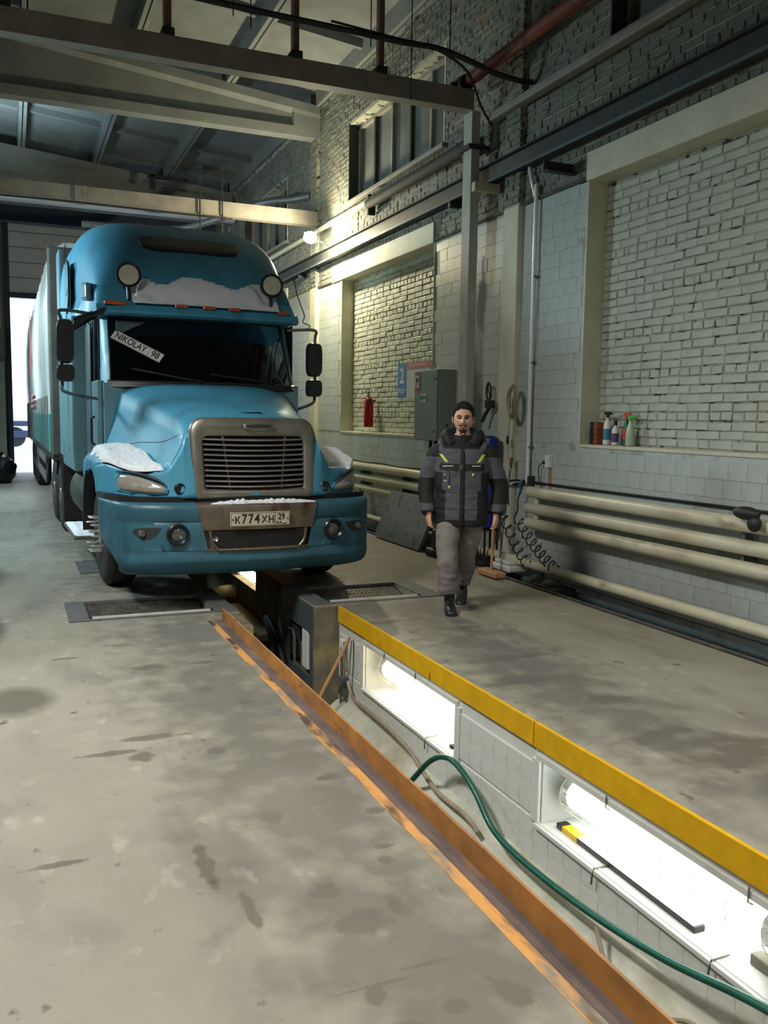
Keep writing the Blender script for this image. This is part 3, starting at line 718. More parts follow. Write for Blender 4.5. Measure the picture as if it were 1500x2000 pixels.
mb.rings(rs, closed=False, caps=False); bc = obj('bumper_centre', mb, 'bumperplate', truck, ang=50)
obj('air_slot', MB().rings([[(x, vb(x)+e, z) for x, z in [(-.42, .665), (.42, .665), (.405, .58), (.37, .53), (.30, .515), (-.30, .515), (-.37, .53), (-.405, .58)]] for e in (.05, -.008)]), 'black_void', truck, smooth=False)
obj('slot_rim', MB().tube([(x, vb(x)-.012, z) for x, z in spline([(-.43, .67, 0), (-.415, .58, 0), (-.375, .525, 0), (-.3, .505, 0), (.3, .505, 0), (.375, .525, 0), (.415, .58, 0), (.43, .67, 0)], 5) for x, z in [(x, z)] ] if False else [(p[0], vb(p[0])-.006, p[1]) for p in spline([(-.43, .67, 0), (-.415, .58, 0), (-.375, .525, 0), (-.3, .505, 0), (.3, .505, 0), (.375, .525, 0), (.415, .58, 0), (.43, .67, 0)], 5)], .012, 6), 'bumperplate', truck)
obj('tow_pin', MB().lathe([(.001, -.02), (.022, -.015), (.024, .02), (.024, .06)], (-.385, .02, .60), 'y', 14), 'chrome', truck)
# snow along the bumper top
def snowstrip(name, par, pts, w, h, seed, m='snow'):
    mb = MB(); rs = []
    for i, p in enumerate(pts):
        nn = .55+.9*abs(noise.noise(Vector((i*.31, seed, 0)))); e = min(1, 4*i/len(pts), 4*(len(pts)-1-i)/len(pts))**.5+.02
        rs.append([(p[0], p[1]-w*nn*e, p[2]-.004), (p[0], p[1]-w*.8*nn*e, p[2]+h*.7*nn*e), (p[0], p[1], p[2]+h*nn*e), (p[0], p[1]+w, p[2]+h*.6*nn*e), (p[0], p[1]+w*1.1, p[2]-.004)])
    mb.rings(rs); return obj(name, mb, m, par, ang=80)
snowstrip('snow_ridge', truck, [(-.42+.95*i/60, vb(0)+.03, .90) for i in range(61)], .03, .045, 3)
# number plate
pt_ = [(.005, vb(.05)-.035, .765)]
PX, PY, PZ = .0, -.030, .765
obj('number_plate', MB().box(PX-.268, PX+.268, PY, PY+.012, PZ-.062, PZ+.062), 'plate', truck, smooth=False, bevel=.008, label='dirty white number plate with black characters')
npo = [o for o in truck.children if o.name.startswith('number_plate')][0]
fr = MB()
for z in (-.056, .054): fr.box(PX-.262, PX+.262, PY-.0015, PY, PZ+z, PZ+z+.003)
for x in (-.262, .259, .128): fr.box(PX+x, PX+x+.003, PY-.0015, PY, PZ-.055, PZ+.055)
obj('plate_border', fr, 'plateink', npo, smooth=False)
def T(x, y, z): return frame((x, y, z), (1, 0, 0), (0, 0, 1))
for ch, x, s, dz, sx_ in (('К', -.205, .085, -.008, .9), ('7', -.145, .115, 0, .8), ('7', -.088, .115, 0, .8), ('4', -.031, .115, 0, .8), ('Х', .035, .085, -.008, .9), ('Н', .095, .085, -.008, .9), ('29', .188, .075, .016, .85), ('RUS', .165, .028, -.036, 1)):
    text('plate_character', ch, s, 'plateink', npo, T(PX+x, PY-.001, PZ+dz), sx=sx_)
for x in (-.245, .245): obj('plate_bolt', MB().cyl((PX+x, PY-.004, PZ), (PX+x, PY, PZ), .007, n=10), 'plateink', npo)
for k, c in enumerate(('white', 'blue', 'redink')): obj('flag_stripe', MB().box(PX+.196, PX+.232, PY-.002, PY, PZ-.034-.007*k, PZ-.0275-.007*k), c, npo, smooth=False)
# headlamps
for s in (-1, 1):
    poly = [(.77, .985), (.757, 1.015), (.79, 1.05), (.87, 1.085), (.96, 1.113), (1.04, 1.127), (1.095, 1.122), (1.118, 1.09), (1.12, 1.04), (1.105, .995), (1.02, .98), (.88, .976)]
    lens = MB(); cen = (sum(p[0] for p in poly)/len(poly), sum(p[1] for p in poly)/len(poly))
    rs = []
    for sc, e in ((1.10, .03), (1.09, -.010), (1.04, -.020), (1.0, -.010)):
        rs.append([(s*(cen[0]+(x-cen[0])*sc), vf(cen[0]+(x-cen[0])*min(sc, 1.04))+.05*((z-.945)/.25)+e, cen[1]+(z-cen[1])*sc*1.02) for x, z in poly])
    hl = obj('headlamp', MB().rings(rs), 'truck', truck, ang=50)
    rs = []
    for sc, e in ((1.0, 0), (.97, -.018), (.7, -.030), (.35, -.034), (.02, -.035)):
        rs.append([(s*(cen[0]+(x-cen[0])*sc), vf(cen[0]+(x-cen[0])*sc)+.05*((z-.945)/.25)+e, cen[1]+(z-cen[1])*sc) for x, z in poly])
    obj('headlamp_lens', MB().rings(rs), 'lens', hl, ang=60)
    obj('brow', MB().tube([(s*x, vf(x)+.05*((z-.945)/.25)-.020, z+.013) for x, z in [(.765, 1.045), (.83, 1.085), (.92, 1.118), (1.02, 1.142), (1.12, 1.140)]], [.004, .012, .016, .013, .005], 8), 'darkbeam', hl)
    obj('corner_lamp', MB().lathe([(.046, .03), (.048, -.010), (.040, -.018), (.034, -.004), (.001, -.002)], (s*.655, vf(.655)+.01, 1.025), 'y', 20), 'blackplastic', truck)
# seam between bonnet and bumper
obj('bumper_gap', MB().rings([[(u, vb(u)+.10, .90), (u, vb(u)+.10, .955), (u, vb(u)+.14, .955), (u, vb(u)+.14, .90)] for u in [-1.22+2.44*k/30 for k in range(31)]]), 'black_void', truck, smooth=False)
# bonnet vent scoop, seams
obj('bonnet_catch', MB().tube([(-.06, .38, hsurf(0, .38)+.0), (.03, .37, hsurf(0, .37)+.004), (.10, .36, hsurf(0, .36)+.010), (.13, .35, hsurf(0, .35)+.004)], [.004, .007, .008, .003], 6), 'blackplastic', truck)
for s in (-1, 1):
    obj('bonnet_seam', MB().tube([(s*(.60+.40*k/14), .30+1.6*k/14, hsurf(.60+.40*k/14, .30+1.6*k/14)-.0) for k in range(15)], .0035, 5), 'black', truck)
# snow on the wings: thickness mask over the bonnet skin
def wing_snow(s, u0, u1, v0, v1, seed, th, thr):
    mb = MB(); n = 70; idx = {}; pts = []
    for i in range(n+1):
        for j in range(n+1):
            u = u0+(u1-u0)*i/n; v = v0+(v1-v0)*j/n
            e = min(1, 6*i/n, 6*(n-i)/n, 6*j/n, 6*(n-j)/n)
            tt = max(0, min(1, (v-vf(u))/(2.12-vf(u)))); e = min(e, max(-1, (u-hw(tt)-SW*1.02)/.05), (v-vf(u))/.06)
            q = noise.fractal(Vector((u*3.2, v*3.2, seed)), 1, 2, 4)+thr-(1-e)*1.5
            t = th*min(1, max(0, q*2.2))**.5+.006*noise.noise(Vector((u*30, v*30, 1)))*(q > 0)
            idx[i, j] = len(mb.v); mb.v.append((s*u, max(v, vf(u)+.03), hsurf(u, max(v, vf(u)+.06))+t-.004)); pts.append(q > -.02)
    for i in range(n):
        for j in range(n):
            q = [idx[i, j], idx[i+1, j], idx[i+1, j+1], idx[i, j+1]]
            if any(pts[k] for k in q): mb.f.append(tuple(q)); mb.mi.append(0)
    return obj('wing_snow', mb, 'snow', truck, ang=80)
wing_snow(-1, .68, 1.24, .24, 1.75, 4.0, .045, 1.05)
wing_snow(1, .74, 1.23, .30, 1.6, 9.0, .035, .8)
# windscreen and cab shell
def wsp(u, z):     # windscreen surface
    k = (z-1.98)/.72; return (u*(1-.035*k), 1.98+.36*k+.17*(u/1.0)**2, z)
def patch(fn, us, zs, thick=None):
    return MB().rings([[fn(u, z) for u in us] for z in zs], closed=False, caps=False)
US = [-.97+1.94*k/16 for k in range(17)]
wso = obj('windscreen', patch(wsp, US, [1.985+.69*k/8 for k in range(9)]), 'winglass', truck, ang=80)
edge = [wsp(u, 1.985) for u in US]+[wsp(.97, 1.985+.69*k/8) for k in range(1, 8)]+[wsp(u, 2.675) for u in US[::-1]]+[wsp(-.97, 2.675-.69*k/8) for k in range(1, 8)]
obj('windscreen_seal', MB().tube(edge, .016, 6, loop=True), 'black', truck)
for s in (-1, 1):     # pillars
    obj('pillar', MB().rings([[(s*(1.06-.03*k), 2.34+.36*k, 1.15+.85+.72*k) if False else (s*(.985-.035*k), 2.14+.36*k-.01, 1.95+.78*k), (s*(1.03-.02*k), 2.20+.34*k, 1.95+.78*k), (s*(1.05-.02*k), 2.30+.30*k, 1.95+.78*k), (s*(.99-.03*k), 2.26+.32*k, 1.95+.78*k)] for k in (0, .5, 1)]), 'truck', truck, ang=50)
    # door with a window opening
    dmb = MB().box(s*1.04, s*1.09, 2.22, 3.32, 1.10, 2.0).box(s*1.04, s*1.08, 3.22, 3.34, 2.0, 2.72).box(s*1.0, s*1.06, 2.50, 3.34, 2.66, 2.78)
    do = obj('door', dmb, 'truckgrey', truck, smooth=False, bevel=.012)
    obj('door_glass', MB().box(s*1.045, s*1.055, 2.34, 3.22, 2.0, 2.67), 'clearglass', do, smooth=False)
    obj('door_window_bar', MB().box(s*1.035, s*1.075, 2.62, 2.66, 2.0, 2.67), 'black', do, smooth=False)
    obj('door_handle', MB().box(s*1.085, s*1.105, 3.05, 3.2, 1.80, 1.84), 'blackplastic', do, smooth=False, bevel=.006)
    obj('door_shadow_panel', MB().box(s*1.088, s*1.10, 2.80, 3.30, 1.18, 2.62) if s < 0 else MB().box(s*1.088, s*1.095, 2.3, 3.2, 1.2, 1.25), 'tealbox' if s < 0 else 'truckgrey', do, smooth=False, bevel=.02)  # left: door side's dark reflection built as a darker panel; right: plain strip
obj('firewall', MB().box(-1.04, 1.04, 2.08, 2.2, 1.05, 1.97).box(-1.04, 1.04, 2.10, 3.4, 1.0, 1.14), 'truckgrey', truck, smooth=False)
obj('cowl', MB().rings([[(u, wsp(u, 1.985)[1]+d, z) for d, z in ((-.07, 1.93), (-.05, 1.985), (.0, 2.0), (.1, 1.98), (.1, 1.9))] for u in [-1.0+2.0*k/20 for k in range(21)]]), 'blackplastic', truck, ang=40)
# cab interior
inter = MB().box(-.98, .98, 2.25, 2.75, 1.80, 2.03).box(-.75, -.25, 3.0, 3.5, 1.15, 1.70).box(-.75, -.25, 3.35, 3.5, 1.6, 2.35).box(.25, .75, 3.0, 3.5, 1.15, 1.70).box(.25, .75, 3.35, 3.5, 1.6, 2.35).box(-1.1, 1.1, 3.9, 3.95, 1.0, 2.8).box(-1.0, 1.0, 2.6, 3.9, 2.72, 2.76)
obj('cab_interior', inter, 'cabin', truck, smooth=False, bevel=.03)
obj('sun_visor', MB().box(-.88, -.06, 2.36, 2.38, 2.47, 2.63), 'cabtrim', truck, smooth=False, bevel=.008)
sw = [(.45+.21*cos(a), 2.66+.10*sin(a), 2.02+.17*sin(a)) for a in [2*pi*k/28 for k in range(28)]]
obj('steering_wheel', MB().tube(sw, .016, 8, loop=True).tube([(.45, 2.68, 2.02), (.45, 2.85, 1.8)], .03, 8).tube([(.27, 2.66, 2.0), (.63, 2.66, 2.0)], .014, 6), 'cabtrim', truck)
for s, a in ((-1, .0), (1, .0)):    # wipers
    x0 = -.05 if s < 0 else .75
    pw_ = [wsp(x0, 2.0), wsp(x0-.30, 2.045), wsp(x0-.62, 2.11)] if s < 0 else [wsp(x0, 2.0), wsp(x0-.3, 2.035), wsp(x0-.6, 2.06)]
    wp = obj('wiper', MB().tube([(p[0], p[1]-.04, p[2]) for p in pw_], [.012, .009, .006], 6), 'black', truck)
    obj('wiper_blade', MB().box(-.3, .3, -.006, .006, -.008, .008, T=frame((pw_[1][0]-.12, pw_[1][1]-.02, pw_[1][2]+.02), Vector(pw_[2])-Vector(pw_[0]), (0, -1, .4))), 'black', wp, smooth=False)
# name board behind the windscreen
P0, P1 = Vector(wsp(-.93, 2.49)), Vector(wsp(-.455, 2.235))
ax = (P1-P0); up_ = Vector((0, .36, .72)).normalized()
mid_ = (P0+P1)/2+Vector((0, -.018, 0)); NT_ = frame(mid_, ax, up_)
Lb = ax.length
nb = obj('name_board', MB().box(-Lb/2, Lb/2, -.054, .054, -.004, .004, T=NT_), 'white', truck, smooth=False, bevel=.003, label='white name board reading NIKOLAY 98 in the windscreen')
obj('board_border', MB().box(-Lb/2+.005, Lb/2-.005, .045, .048, .004, .0055, T=NT_).box(-Lb/2+.005, Lb/2-.005, -.048, -.045, .004, .0055, T=NT_).box(Lb*.235, Lb*.24, -.05, .05, .004, .0055, T=NT_), 'ink', nb, smooth=False)
text('board_lettering', 'NIKOLAY', .098, 'ink', nb, NT_ @ Matrix.Translation((-Lb*.135, -.002, .005)), sx=.86)
text('board_number', '98', .102, 'ink', nb, NT_ @ Matrix.Translation((Lb*.365, -.002, .005)), sx=.9)
# sleeper with raised roof, one loft from the visor to the back
def rsec(v):
    pf = [(2.16, 2.76), (2.26, 2.86), (2.40, 3.08), (2.56, 3.28), (2.78, 3.50), (3.05, 3.70), (3.4, 3.85), (3.8, 3.93), (4.95, 3.96)]
    for (a, za), (b, zb_) in zip(pf, pf[1:]):
        if v <= b: zt = za+(zb_-za)*(v-a)/(b-a); break
    w = 1.08+.16*sst(2.3, 3.9, v)
    return zt, w
rs = []
VS = [2.165, 2.2, 2.26, 2.33, 2.4, 2.48, 2.56, 2.67, 2.78, 2.9, 3.05, 3.2, 3.4, 3.6, 3.8, 4.2, 4.6, 4.95]
for v in VS:
    zt, w = rsec(v); zb_ = 2.745 if v < 3.36 else 2.745; ring = []
    n = 30; p = 4.2 if v > 2.8 else 4.2+3*(2.8-v)
    for k in range(n+1):
        a = pi*k/n; cx, sx_ = cos(a), sin(a)
        x = w*(abs(cx)**(2/p))*(1 if cx > 0 else -1); z = zb_+(zt-zb_)*(abs(sx_)**(2/p)); crown = .10*(1-abs(x)/w)**.8*sst(2.3, 3.2, v)*0
        ring.append((x, v+.06*(x/w)**2*(1-sst(2.5, 3.5, v))*1.5, z))
    rs.append(ring)
obj('roof_fairing', MB().rings(rs), 'truck', truck, ang=50)
sl = MB().rings([[(x, v, z) for x, z in ((-1.24, .98), (-1.26, 1.3), (-1.245, 2.76), (1.245, 2.76), (1.26, 1.3), (1.24, .98))] for v in (3.36, 4.95)])
obj('sleeper_box', sl, 'truckgrey', truck, smooth=False, bevel=.03)
for x in (-1.25, 1.21): obj('side_extender', MB().box(x, x+.04, 4.95, 5.35, 1.1, 3.75), 'truckgrey', truck, smooth=False, bevel=.015)
ll = obj('sleeper_locker', MB().tube([(-1.262, 3.46, 3.38), (-1.262, 3.36, 3.30), (-1.262, 3.34, 2.98), (-1.262, 3.42, 2.86), (-1.262, 3.6, 2.80)], .010, 6).tube([(-1.262, 3.35, 3.08), (-1.262, 3.62, 3.0)], .006, 6), 'black', truck)
obj('locker_door', MB().prism([(3.38, 3.28), (3.5, 3.37), (3.72, 3.37), (3.76, 2.84), (3.44, 2.86), (3.36, 2.96)], -1.262, -1.235, 'x'), 'truckgrey', truck, smooth=False, bevel=.008)
obj('sleeper_seam', MB().box(-1.258, -1.25, 3.80, 3.812, 1.2, 3.6), 'black', truck, smooth=False)
obj('side_vent', MB().prism([(2.50, 2.84), (2.52, 3.02), (2.94, 3.08), (2.96, 2.88)], -1.165, -1.10, 'x'), 'truckgrey', truck, smooth=False, bevel=.03)
# sun peak with markers
rs = []
for k in range(25):
    x = -1.085+2.17*k/24; c = .10*(x/1.08)**2
    rs.append([(x, 2.17+c, 2.675), (x, 2.12+c, 2.69), (x, 2.11+c, 2.715), (x, 2.16+c, 2.78), (x, 2.30+c, 2.80), (x, 2.5+c, 2.79), (x, 2.5+c, 2.69)])
pk = obj('sun_peak', MB().rings(rs), 'truck', truck, ang=35)
for x in (-.86, -.60 if False else -.235, .06, .34, .90):
    c = .10*(x/1.08)**2
    obj('marker_lamp', MB().rings([[(x+q, 2.125+c, 2.772), (x+q, 2.13+c, 2.805), (x+q, 2.17+c, 2.815), (x+q, 2.24+c, 2.79)] for q in ((-.15, -.08, .0, .06) if x == -.86 else (-.065, -.03, .03, .065))]), 'amber', pk, smooth=False, bevel=.006)
# snow lying on the peak
mb = MB(); nx_, ny_ = 90, 16
for i in range(nx_+1):
    for j in range(ny_+1):
        x = -.72+1.58*i/nx_; q = j/ny_; c = .10*(x/1.08)**2
        v = 2.14+c+.30*q; zt, _ = rsec(max(2.17, v-c*.6)); base = max(2.79, zt)+.004
        t = .028*min(1, 6*q+.2)*(1-q**3)*(1+.8*noise.noise(Vector((x*7, q*3, 2))))
        hgt = 1.0+.35*noise.noise(Vector((x*4, 0, 8)))-1.0*exp(-((x+.78)/.12)**2)-.6*exp(-((x-.75)/.10)**2)+.35*exp(-((x+.02)/.2)**2)
        mb.v.append((x, v-.01, base+t if q < hgt*.8 else base-.03))
for i in range(nx_):
    for j in range(ny_): a = i*(ny_+1)+j; mb.f.append((a, a+ny_+1, a+ny_+2, a+1)); mb.mi.append(0)
obj('peak_snow', mb, 'snow', pk, ang=80)
# spot lamps
for x in (-.76, .775):
    c = .06*(x/1.08)**2; y = 2.23; z = 3.085
    sp = obj('spot_lamp', MB().lathe([(.02, .15), (.08, .13), (.118, .06), (.128, .0), (.130, -.02), (.122, -.028), (.112, -.02)], (x, y, z), 'y', 28).cyl((x, y+.05, z-.11), (x, y+.03, z-.25), .018), 'blackplastic', truck)
    obj('spot_lens', MB().lathe([(.001, -.030), (.04, -.029), (.08, -.024), (.112, -.018), (.114, .01)], (x, y, z), 'y', 28), 'lens2', sp)
# roof window slot
rs = []
def roofpt(u, v):
    zt, w = rsec(v); p = 4.2; return zt-(zt-2.745)*(1-(max(0, 1-(abs(u)/w)**p))**(1/p))
pol = []
for k in range(40):
    a = 2*pi*k/40; cx = cos(a); sx_ = sin(a); u = .56*abs(cx)**.35*(1 if cx > 0 else -1); vv = 2.84+.115*abs(sx_)**.8*(1 if sx_ > 0 else -1)
    u *= 1+.10*(1 if sx_ > 0 else -.3)*abs(sx_); pol.append((u, vv))
rings_ = []
for sc in (1.0, .9, .6, .3, .02): rings_.append([(u*sc, 2.83+(v-2.83)*sc, roofpt(u*sc, 2.83+(v-2.83)*sc)+.012) for u, v in pol])
rings_.insert(0, [(p[0], p[1], p[2]-.03) for p in rings_[0]])
obj('roof_window', MB().rings(rings_), 'blackplastic', truck, ang=80)
# mirrors
def mirror(s, bx, zt, zb_, zt2, zb2, y, top, bot, root_t, root_b):
    arm = obj('mirror_arm', MB().tube(spline([root_t, (bx+s*.02-.0, y+.02, top), (bx+s*.03, y+.02, top-.10), (bx+s*.03, y+.02, (top+bot)/2), (bx+s*.03, y+.02, bot+.1), (bx+s*.0, y+.02, bot), root_b], 6), .017, 8), 'greysteel', truck)
    def shell(z1, z0, w, d):
        n = 20; rg = []
        for k, (sc, e) in enumerate(((.93, -d), (1.0, -d*.6), (1.0, .0), (.9, .01))):
            ring = []
            for i in range(n):
                a = 2*pi*i/n; cx, sn = cos(a), sin(a)
                ring.append((bx+w*sc*abs(cx)**.5*(1 if cx > 0 else -1), y+e, (z1+z0)/2+(z1-z0)/2*sc*abs(sn)**.45*(1 if sn > 0 else -1)))
            rg.append(ring)
        return MB().rings(rg)
    obj('mirror_head', shell(zt, zb_, .085, .09), 'blackplastic', arm, ang=50)
    obj('mirror_small', shell(zt2, zb2, .085, .09), 'blackplastic', arm, ang=50)
mirror(-1, -1.42, 2.57, 2.14, 2.13, 1.96, 1.95, 2.66, 1.86, (-1.02, 2.32, 2.66), (-1.05, 2.28, 1.80))
mirror(1, 1.165, 2.46, 2.09, 2.06, 1.87, 1.95, 2.60, 1.80, (1.0, 2.34, 2.62), (1.03, 2.2, 1.72))
obj('mirror_bracket', MB().prism([(-1.30, 2.60), (-1.02, 2.66), (-1.00, 2.74), (-1.06, 2.72), (-1.32, 2.50)], 2.15, 2.30, 'y'), 'blackplastic', truck, smooth=False, bevel=.01)
# wheels
def wheel(x, y, s, name='wheel', spikes=False, z=.5, r=.5, par=truck):
    w = .30
    prof = [(.29, -w/2), (.40, -w/2-.008), (r-.05, -w/2+.005), (r-.012, -w/2+.035), (r, -w/2+.06), (r-.008, -.065), (r-.008, -.055), (r, -.05), (r, 0), (r-.009, .004), (r-.009, .012), (r, .016), (r, w/2-.06), (r-.012, w/2-.035), (r-.05, w/2-.005), (.40, w/2+.008), (.29, w/2)]
    t = obj(name, MB().lathe([(q, h) for q, h in prof], (0, 0, 0), 'x', 44), 'tire', par, ang=40, loc=(x, y, z))
    rim = obj('rim', MB().lathe([(.29, -.10), (.295, s*w/2-s*.02), (.285, s*w/2), (.27, s*w/2-s*.03), (.2, s*.05), (.13, s*.05), (.12, s*.14), (.10, s*.16), (.001, s*.165)] if s > 0 else [(.29, .10), (.295, -w/2+.02), (.285, -w/2), (.27, -w/2+.03), (.2, -.05), (.13, -.05), (.12, -.14), (.10, -.16), (.001, -.165)], (0, 0, 0), 'x', 32), 'rim', t, ang=40)
    for k in range(10):
        a = 2*pi*k/10; cy, cz = .17*cos(a), .17*sin(a)
        L0 = .05; L1 = .26 if spikes else .10
        o = obj('wheel_nut', MB().tube([(s*L0, cy, cz), (s*(L0+.03), cy, cz), (s*(L1-.04), cy, cz), (s*L1, cy, cz)], [.022, .020, .014, .004], 8), 'chrome', t)
    return t
fw = wheel(-1.02, 1.46, -1, spikes=True); fw.rotation_euler = (0, 0, radians(2))
wheel(1.02, 1.46, 1, spikes=True)
for y in (5.75, 7.05):
    for s in (-1, 1): wheel(s*1.08, y, s); wheel(s*.76, y, s)
obj('chassis_rails', MB().box(-.45, -.36, .6, 8.2, .72, .98).box(.36, .45, .6, 8.2, .72, .98).box(-.9, .9, 1.38, 1.54, .42, .55).box(-.4, .4, .8, 2.3, .38, .9).box(-.7, .7, 5.65, 5.85, .42, .58).box(-.7, .7, 6.95, 7.15, .42, .58).box(-.5, .5, 5.5, 7.4, .98, 1.12), 'chassis', truck, smooth=False, bevel=.02)
obj('fuel_tank', MB().lathe([(.02, 2.75), (.30, 2.76), (.32, 2.80), (.32, 4.35), (.30, 4.39), (.02, 4.4)], (-.90, 0, .70), 'y', 28), 'darkbeam', truck)
obj('fuel_tank', MB().lathe([(.02, 2.75), (.30, 2.76), (.32, 2.80), (.32, 4.35), (.30, 4.39), (.02, 4.4)], (.90, 0, .70), 'y', 28), 'darkbeam', truck)
for s in (-1, 1):
    st = obj('step', MB().box(s*1.0, s*1.33, 2.50, 3.90, .30, .34).box(s*.95, s*1.0, 2.55, 2.60, .34, .8).box(s*.95, s*1.0, 3.8, 3.85, .34, .8), 'steel', truck, smooth=False, bevel=.008)
    mb = MB(); n = 14
    for i in range(n+1):
        for j in range(n+1):
            e = min(1, 5*i/n, 5*(n-i)/n, 5*j/n, 5*(n-j)/n); x = s*(1.01+.31*i/n); y = 2.52+1.36*j/n
            mb.v.append((x, y, .338+.05*e*(.5+abs(noise.noise(Vector((x*9, y*9, 0)))))))
    for i in range(n):
        for j in range(n): a = i*(n+1)+j; mb.f.append((a, a+n+1, a+n+2, a+1)); mb.mi.append(0)
    obj('step_snow', mb, 'snow', st, ang=80)
    obj('upper_step', MB().box(s*.98, s*1.24, 2.35, 3.1, .90, .94), 'steel', truck, smooth=False, bevel=.006)
    # rubber wheel arch edge and mud flaps
    arc = [(ARCH[0]+.60*cos(a), .50+.60*sin(a)) for a in [pi*(-.02+.42*k/10) for k in range(11)]]
    obj('arch_flare', MB().rings([[(s*1.275, y, z), (s*1.275, y+.03*cos(0), z+.03), (s*1.12, y+.03, z+.03), (s*1.12, y, z)] for y, z in arc]), 'blackplastic', truck, ang=50)
    obj('mud_guard', MB().box(s*.62, s*1.24, 5.10, 5.14, .22, 1.05), 'black', truck, smooth=False)
    arc = [(5.75+.58*cos(a), .5+.58*sin(a)) for a in [pi*(.15+.8*k/10) for k in range(11)]]
    obj('wheel_cover', MB().rings([[(s*1.25, y, z), (s*1.25, y, z+.02), (s*.62, y, z+.02), (s*.62, y, z)] for y, z in arc]), 'black', truck, ang=50)
obj('pillar_handle', MB().tube([(-1.12, 2.28, 1.62), (-1.15, 2.27, 1.60), (-1.15, 2.27, 1.35), (-1.12, 2.28, 1.33)], .014, 8), 'blackplastic', truck)
obj('aerial', MB().tube(spline([(1.13, 2.55, 3.25), (1.16, 2.45, 3.0), (1.2, 2.35, 2.80), (1.17, 2.32, 2.72), (1.26, 2.32, 2.68), (1.18, 2.3, 2.62)], 4), .006, 5), 'black', truck)

# ---------------------------------------------------------------- semi-trailer
tr = empty('semi_trailer', (1.80, 13.25, 0), 'long curtain-sided trailer in pale tarpaulin with a turquoise lower band', 'trailer', rz=.004)
rs = []
for i in range(60):
    y = .06+13.5*i/59; b = .02*sin(i*1.3)+.02*noise.noise(Vector((i*.5, 0, 0)))
    rs.append([(-1.275-b*.4, y, 1.62), (-1.29-b, y, 2.4), (-1.285-b, y, 3.2), (-1.25, y, 3.86+b), (-1.05, y, 4.0), (1.05, y, 4.0), (1.25, y, 3.9), (1.29, y, 3.2), (1.29, y, 2.4), (1.275, y, 1.62)])
tb = obj('tarpaulin', MB().rings(rs), 'curtain', tr, ang=60)
obj('lower_band', MB().box(-1.30, -1.27, .04, 13.5, 1.10, 1.64).box(1.27, 1.30, .04, 13.5, 1.10, 1.64), 'curtainband', tr, smooth=False, bevel=.006)
obj('bulkhead', MB().box(-1.275, 1.275, 0, .07, 1.05, 3.93), 'trailerfront', tr, smooth=False, bevel=.03)
obj('bulkhead_recess', MB().box(-1.0, 1.0, -.03, .0, 2.2, 3.7), 'darkbeam', tr, smooth=False, bevel=.02)
obj('chassis_beam', MB().box(-1.25, 1.25, 0.02, 13.5, .98, 1.10).box(-.5, -.4, .5, 13.3, .7, .98).box(.4, .5, .5, 13.3, .7, .98), 'chassis', tr, smooth=False)
for k in range(22):
    obj('tension_strap', MB().box(-1.312, -1.30, .35+.6*k, .39+.6*k, 1.0, 1.9), 'trailerfront', tr, smooth=False)
for y in (8.6, 9.9, 11.2):
    for s in (-1, 1): wheel(s*1.08, y, s, par=tr)
obj('side_guard', MB().box(-1.24, -1.21, 3.0, 7.6, .45, .60).box(-1.24, -1.21, 3.0, 7.6, .78, .93).box(-1.24, -1.21, 3.0, 3.06, .45, 1.0).box(-1.24, -1.21, 7.5, 7.56, .45, 1.0), 'greysteel', tr, smooth=False)
obj('landing_leg', MB().box(-.95, -.83, 2.6, 2.72, .15, 1.0).box(-1.0, -.78, 2.5, 2.8, .12, .15), 'chassis', tr, smooth=False)
# faded print on the curtain
obj('curtain_print', MB().prism([(7.2, 3.7), (7.6, 3.7), (7.6, 2.75), (7.9, 2.9), (7.4, 2.2), (6.9, 2.9), (7.2, 2.75)], -1.335, -1.325, 'x'), 'pink', tr, smooth=False)
for k in range(3): obj('curtain_print', MB().box(-1.335, -1.327, 6.4, 8.3, 1.98-.11*k, 2.04-.11*k), 'pink', tr, smooth=False)
# ---------------------------------------------------------------- steelwork, pipes and cables of the hall
def single(name, mb, m, label, cat, group=None, **k): return obj(name, mb, m, label=label, cat=cat, group=group, **k)
def ibeam(x0, x1, y, z0, z1, w=.12):
    mb = MB(); t = .018
    return mb.box(x0, x1, y-w/2, y+w/2, z0, z0+t).box(x0, x1, y-w/2, y+w/2, z1-t, z1).box(x0, x1, y-.006, y+.006, z0+t, z1-t)
def channel(x0, x1, y, z0, z1, w=.12):
    return MB().box(x0, x1, y-w/2, y-w/2+.014, z0, z1).box(x0, x1, y-w/2, y+w/2, z0, z0+.014).box(x0, x1, y-w/2, y+w/2, z1-.014, z1)
b1 = empty('crane_beam', (0, 9.28, 5.2), 'long painted steel beam crossing overhead to the grey post', 'beam')
obj('channel', MB().box(-9, 4.92, -.08, -.062, -.06, .13).box(-9, 4.92, -.08, .08, -.078, -.06).box(-9, 4.92, -.08, .08, .13, .145), 'beampaint', b1, smooth=False)
b2 = empty('pipe_beam', (0, 15.5, 5.15), 'cream steel beam crossing the hall above the truck roof, ending beside the lit floodlight', 'beam')
obj('channel', MB().box(-9, 5.15, -.09, -.07, -.09, .12).box(-9, 5.15, -.10, .09, -.11, -.09).box(-9, 5.15, -.09, .09, .12, .135), 'beampaint', b2, smooth=False)
obj('clamp', MB().box(1.05, 1.22, -.11, .1, -.13, .14), 'beampaint', b2, smooth=False, bevel=.01)
obj('cable_run', MB().tube(spline([(-6, -.11, -.12), (-1, -.11, -.14), (1, -.11, -.13), (3, -.11, -.15), (3.6, -.11, -.15)], 6), .014, 6), 'black', b2)
b3 = empty('gate_beam', (0, 21.8, 6.4), 'far pale steel beam near the gate with a bright lower flange', 'beam')
obj('channel', MB().box(-9, 5.15, -.07, -.05, -.06, .30).box(-9, 5.15, -.12, .12, -.08, -.055), 'doorpanel', b3, smooth=False)
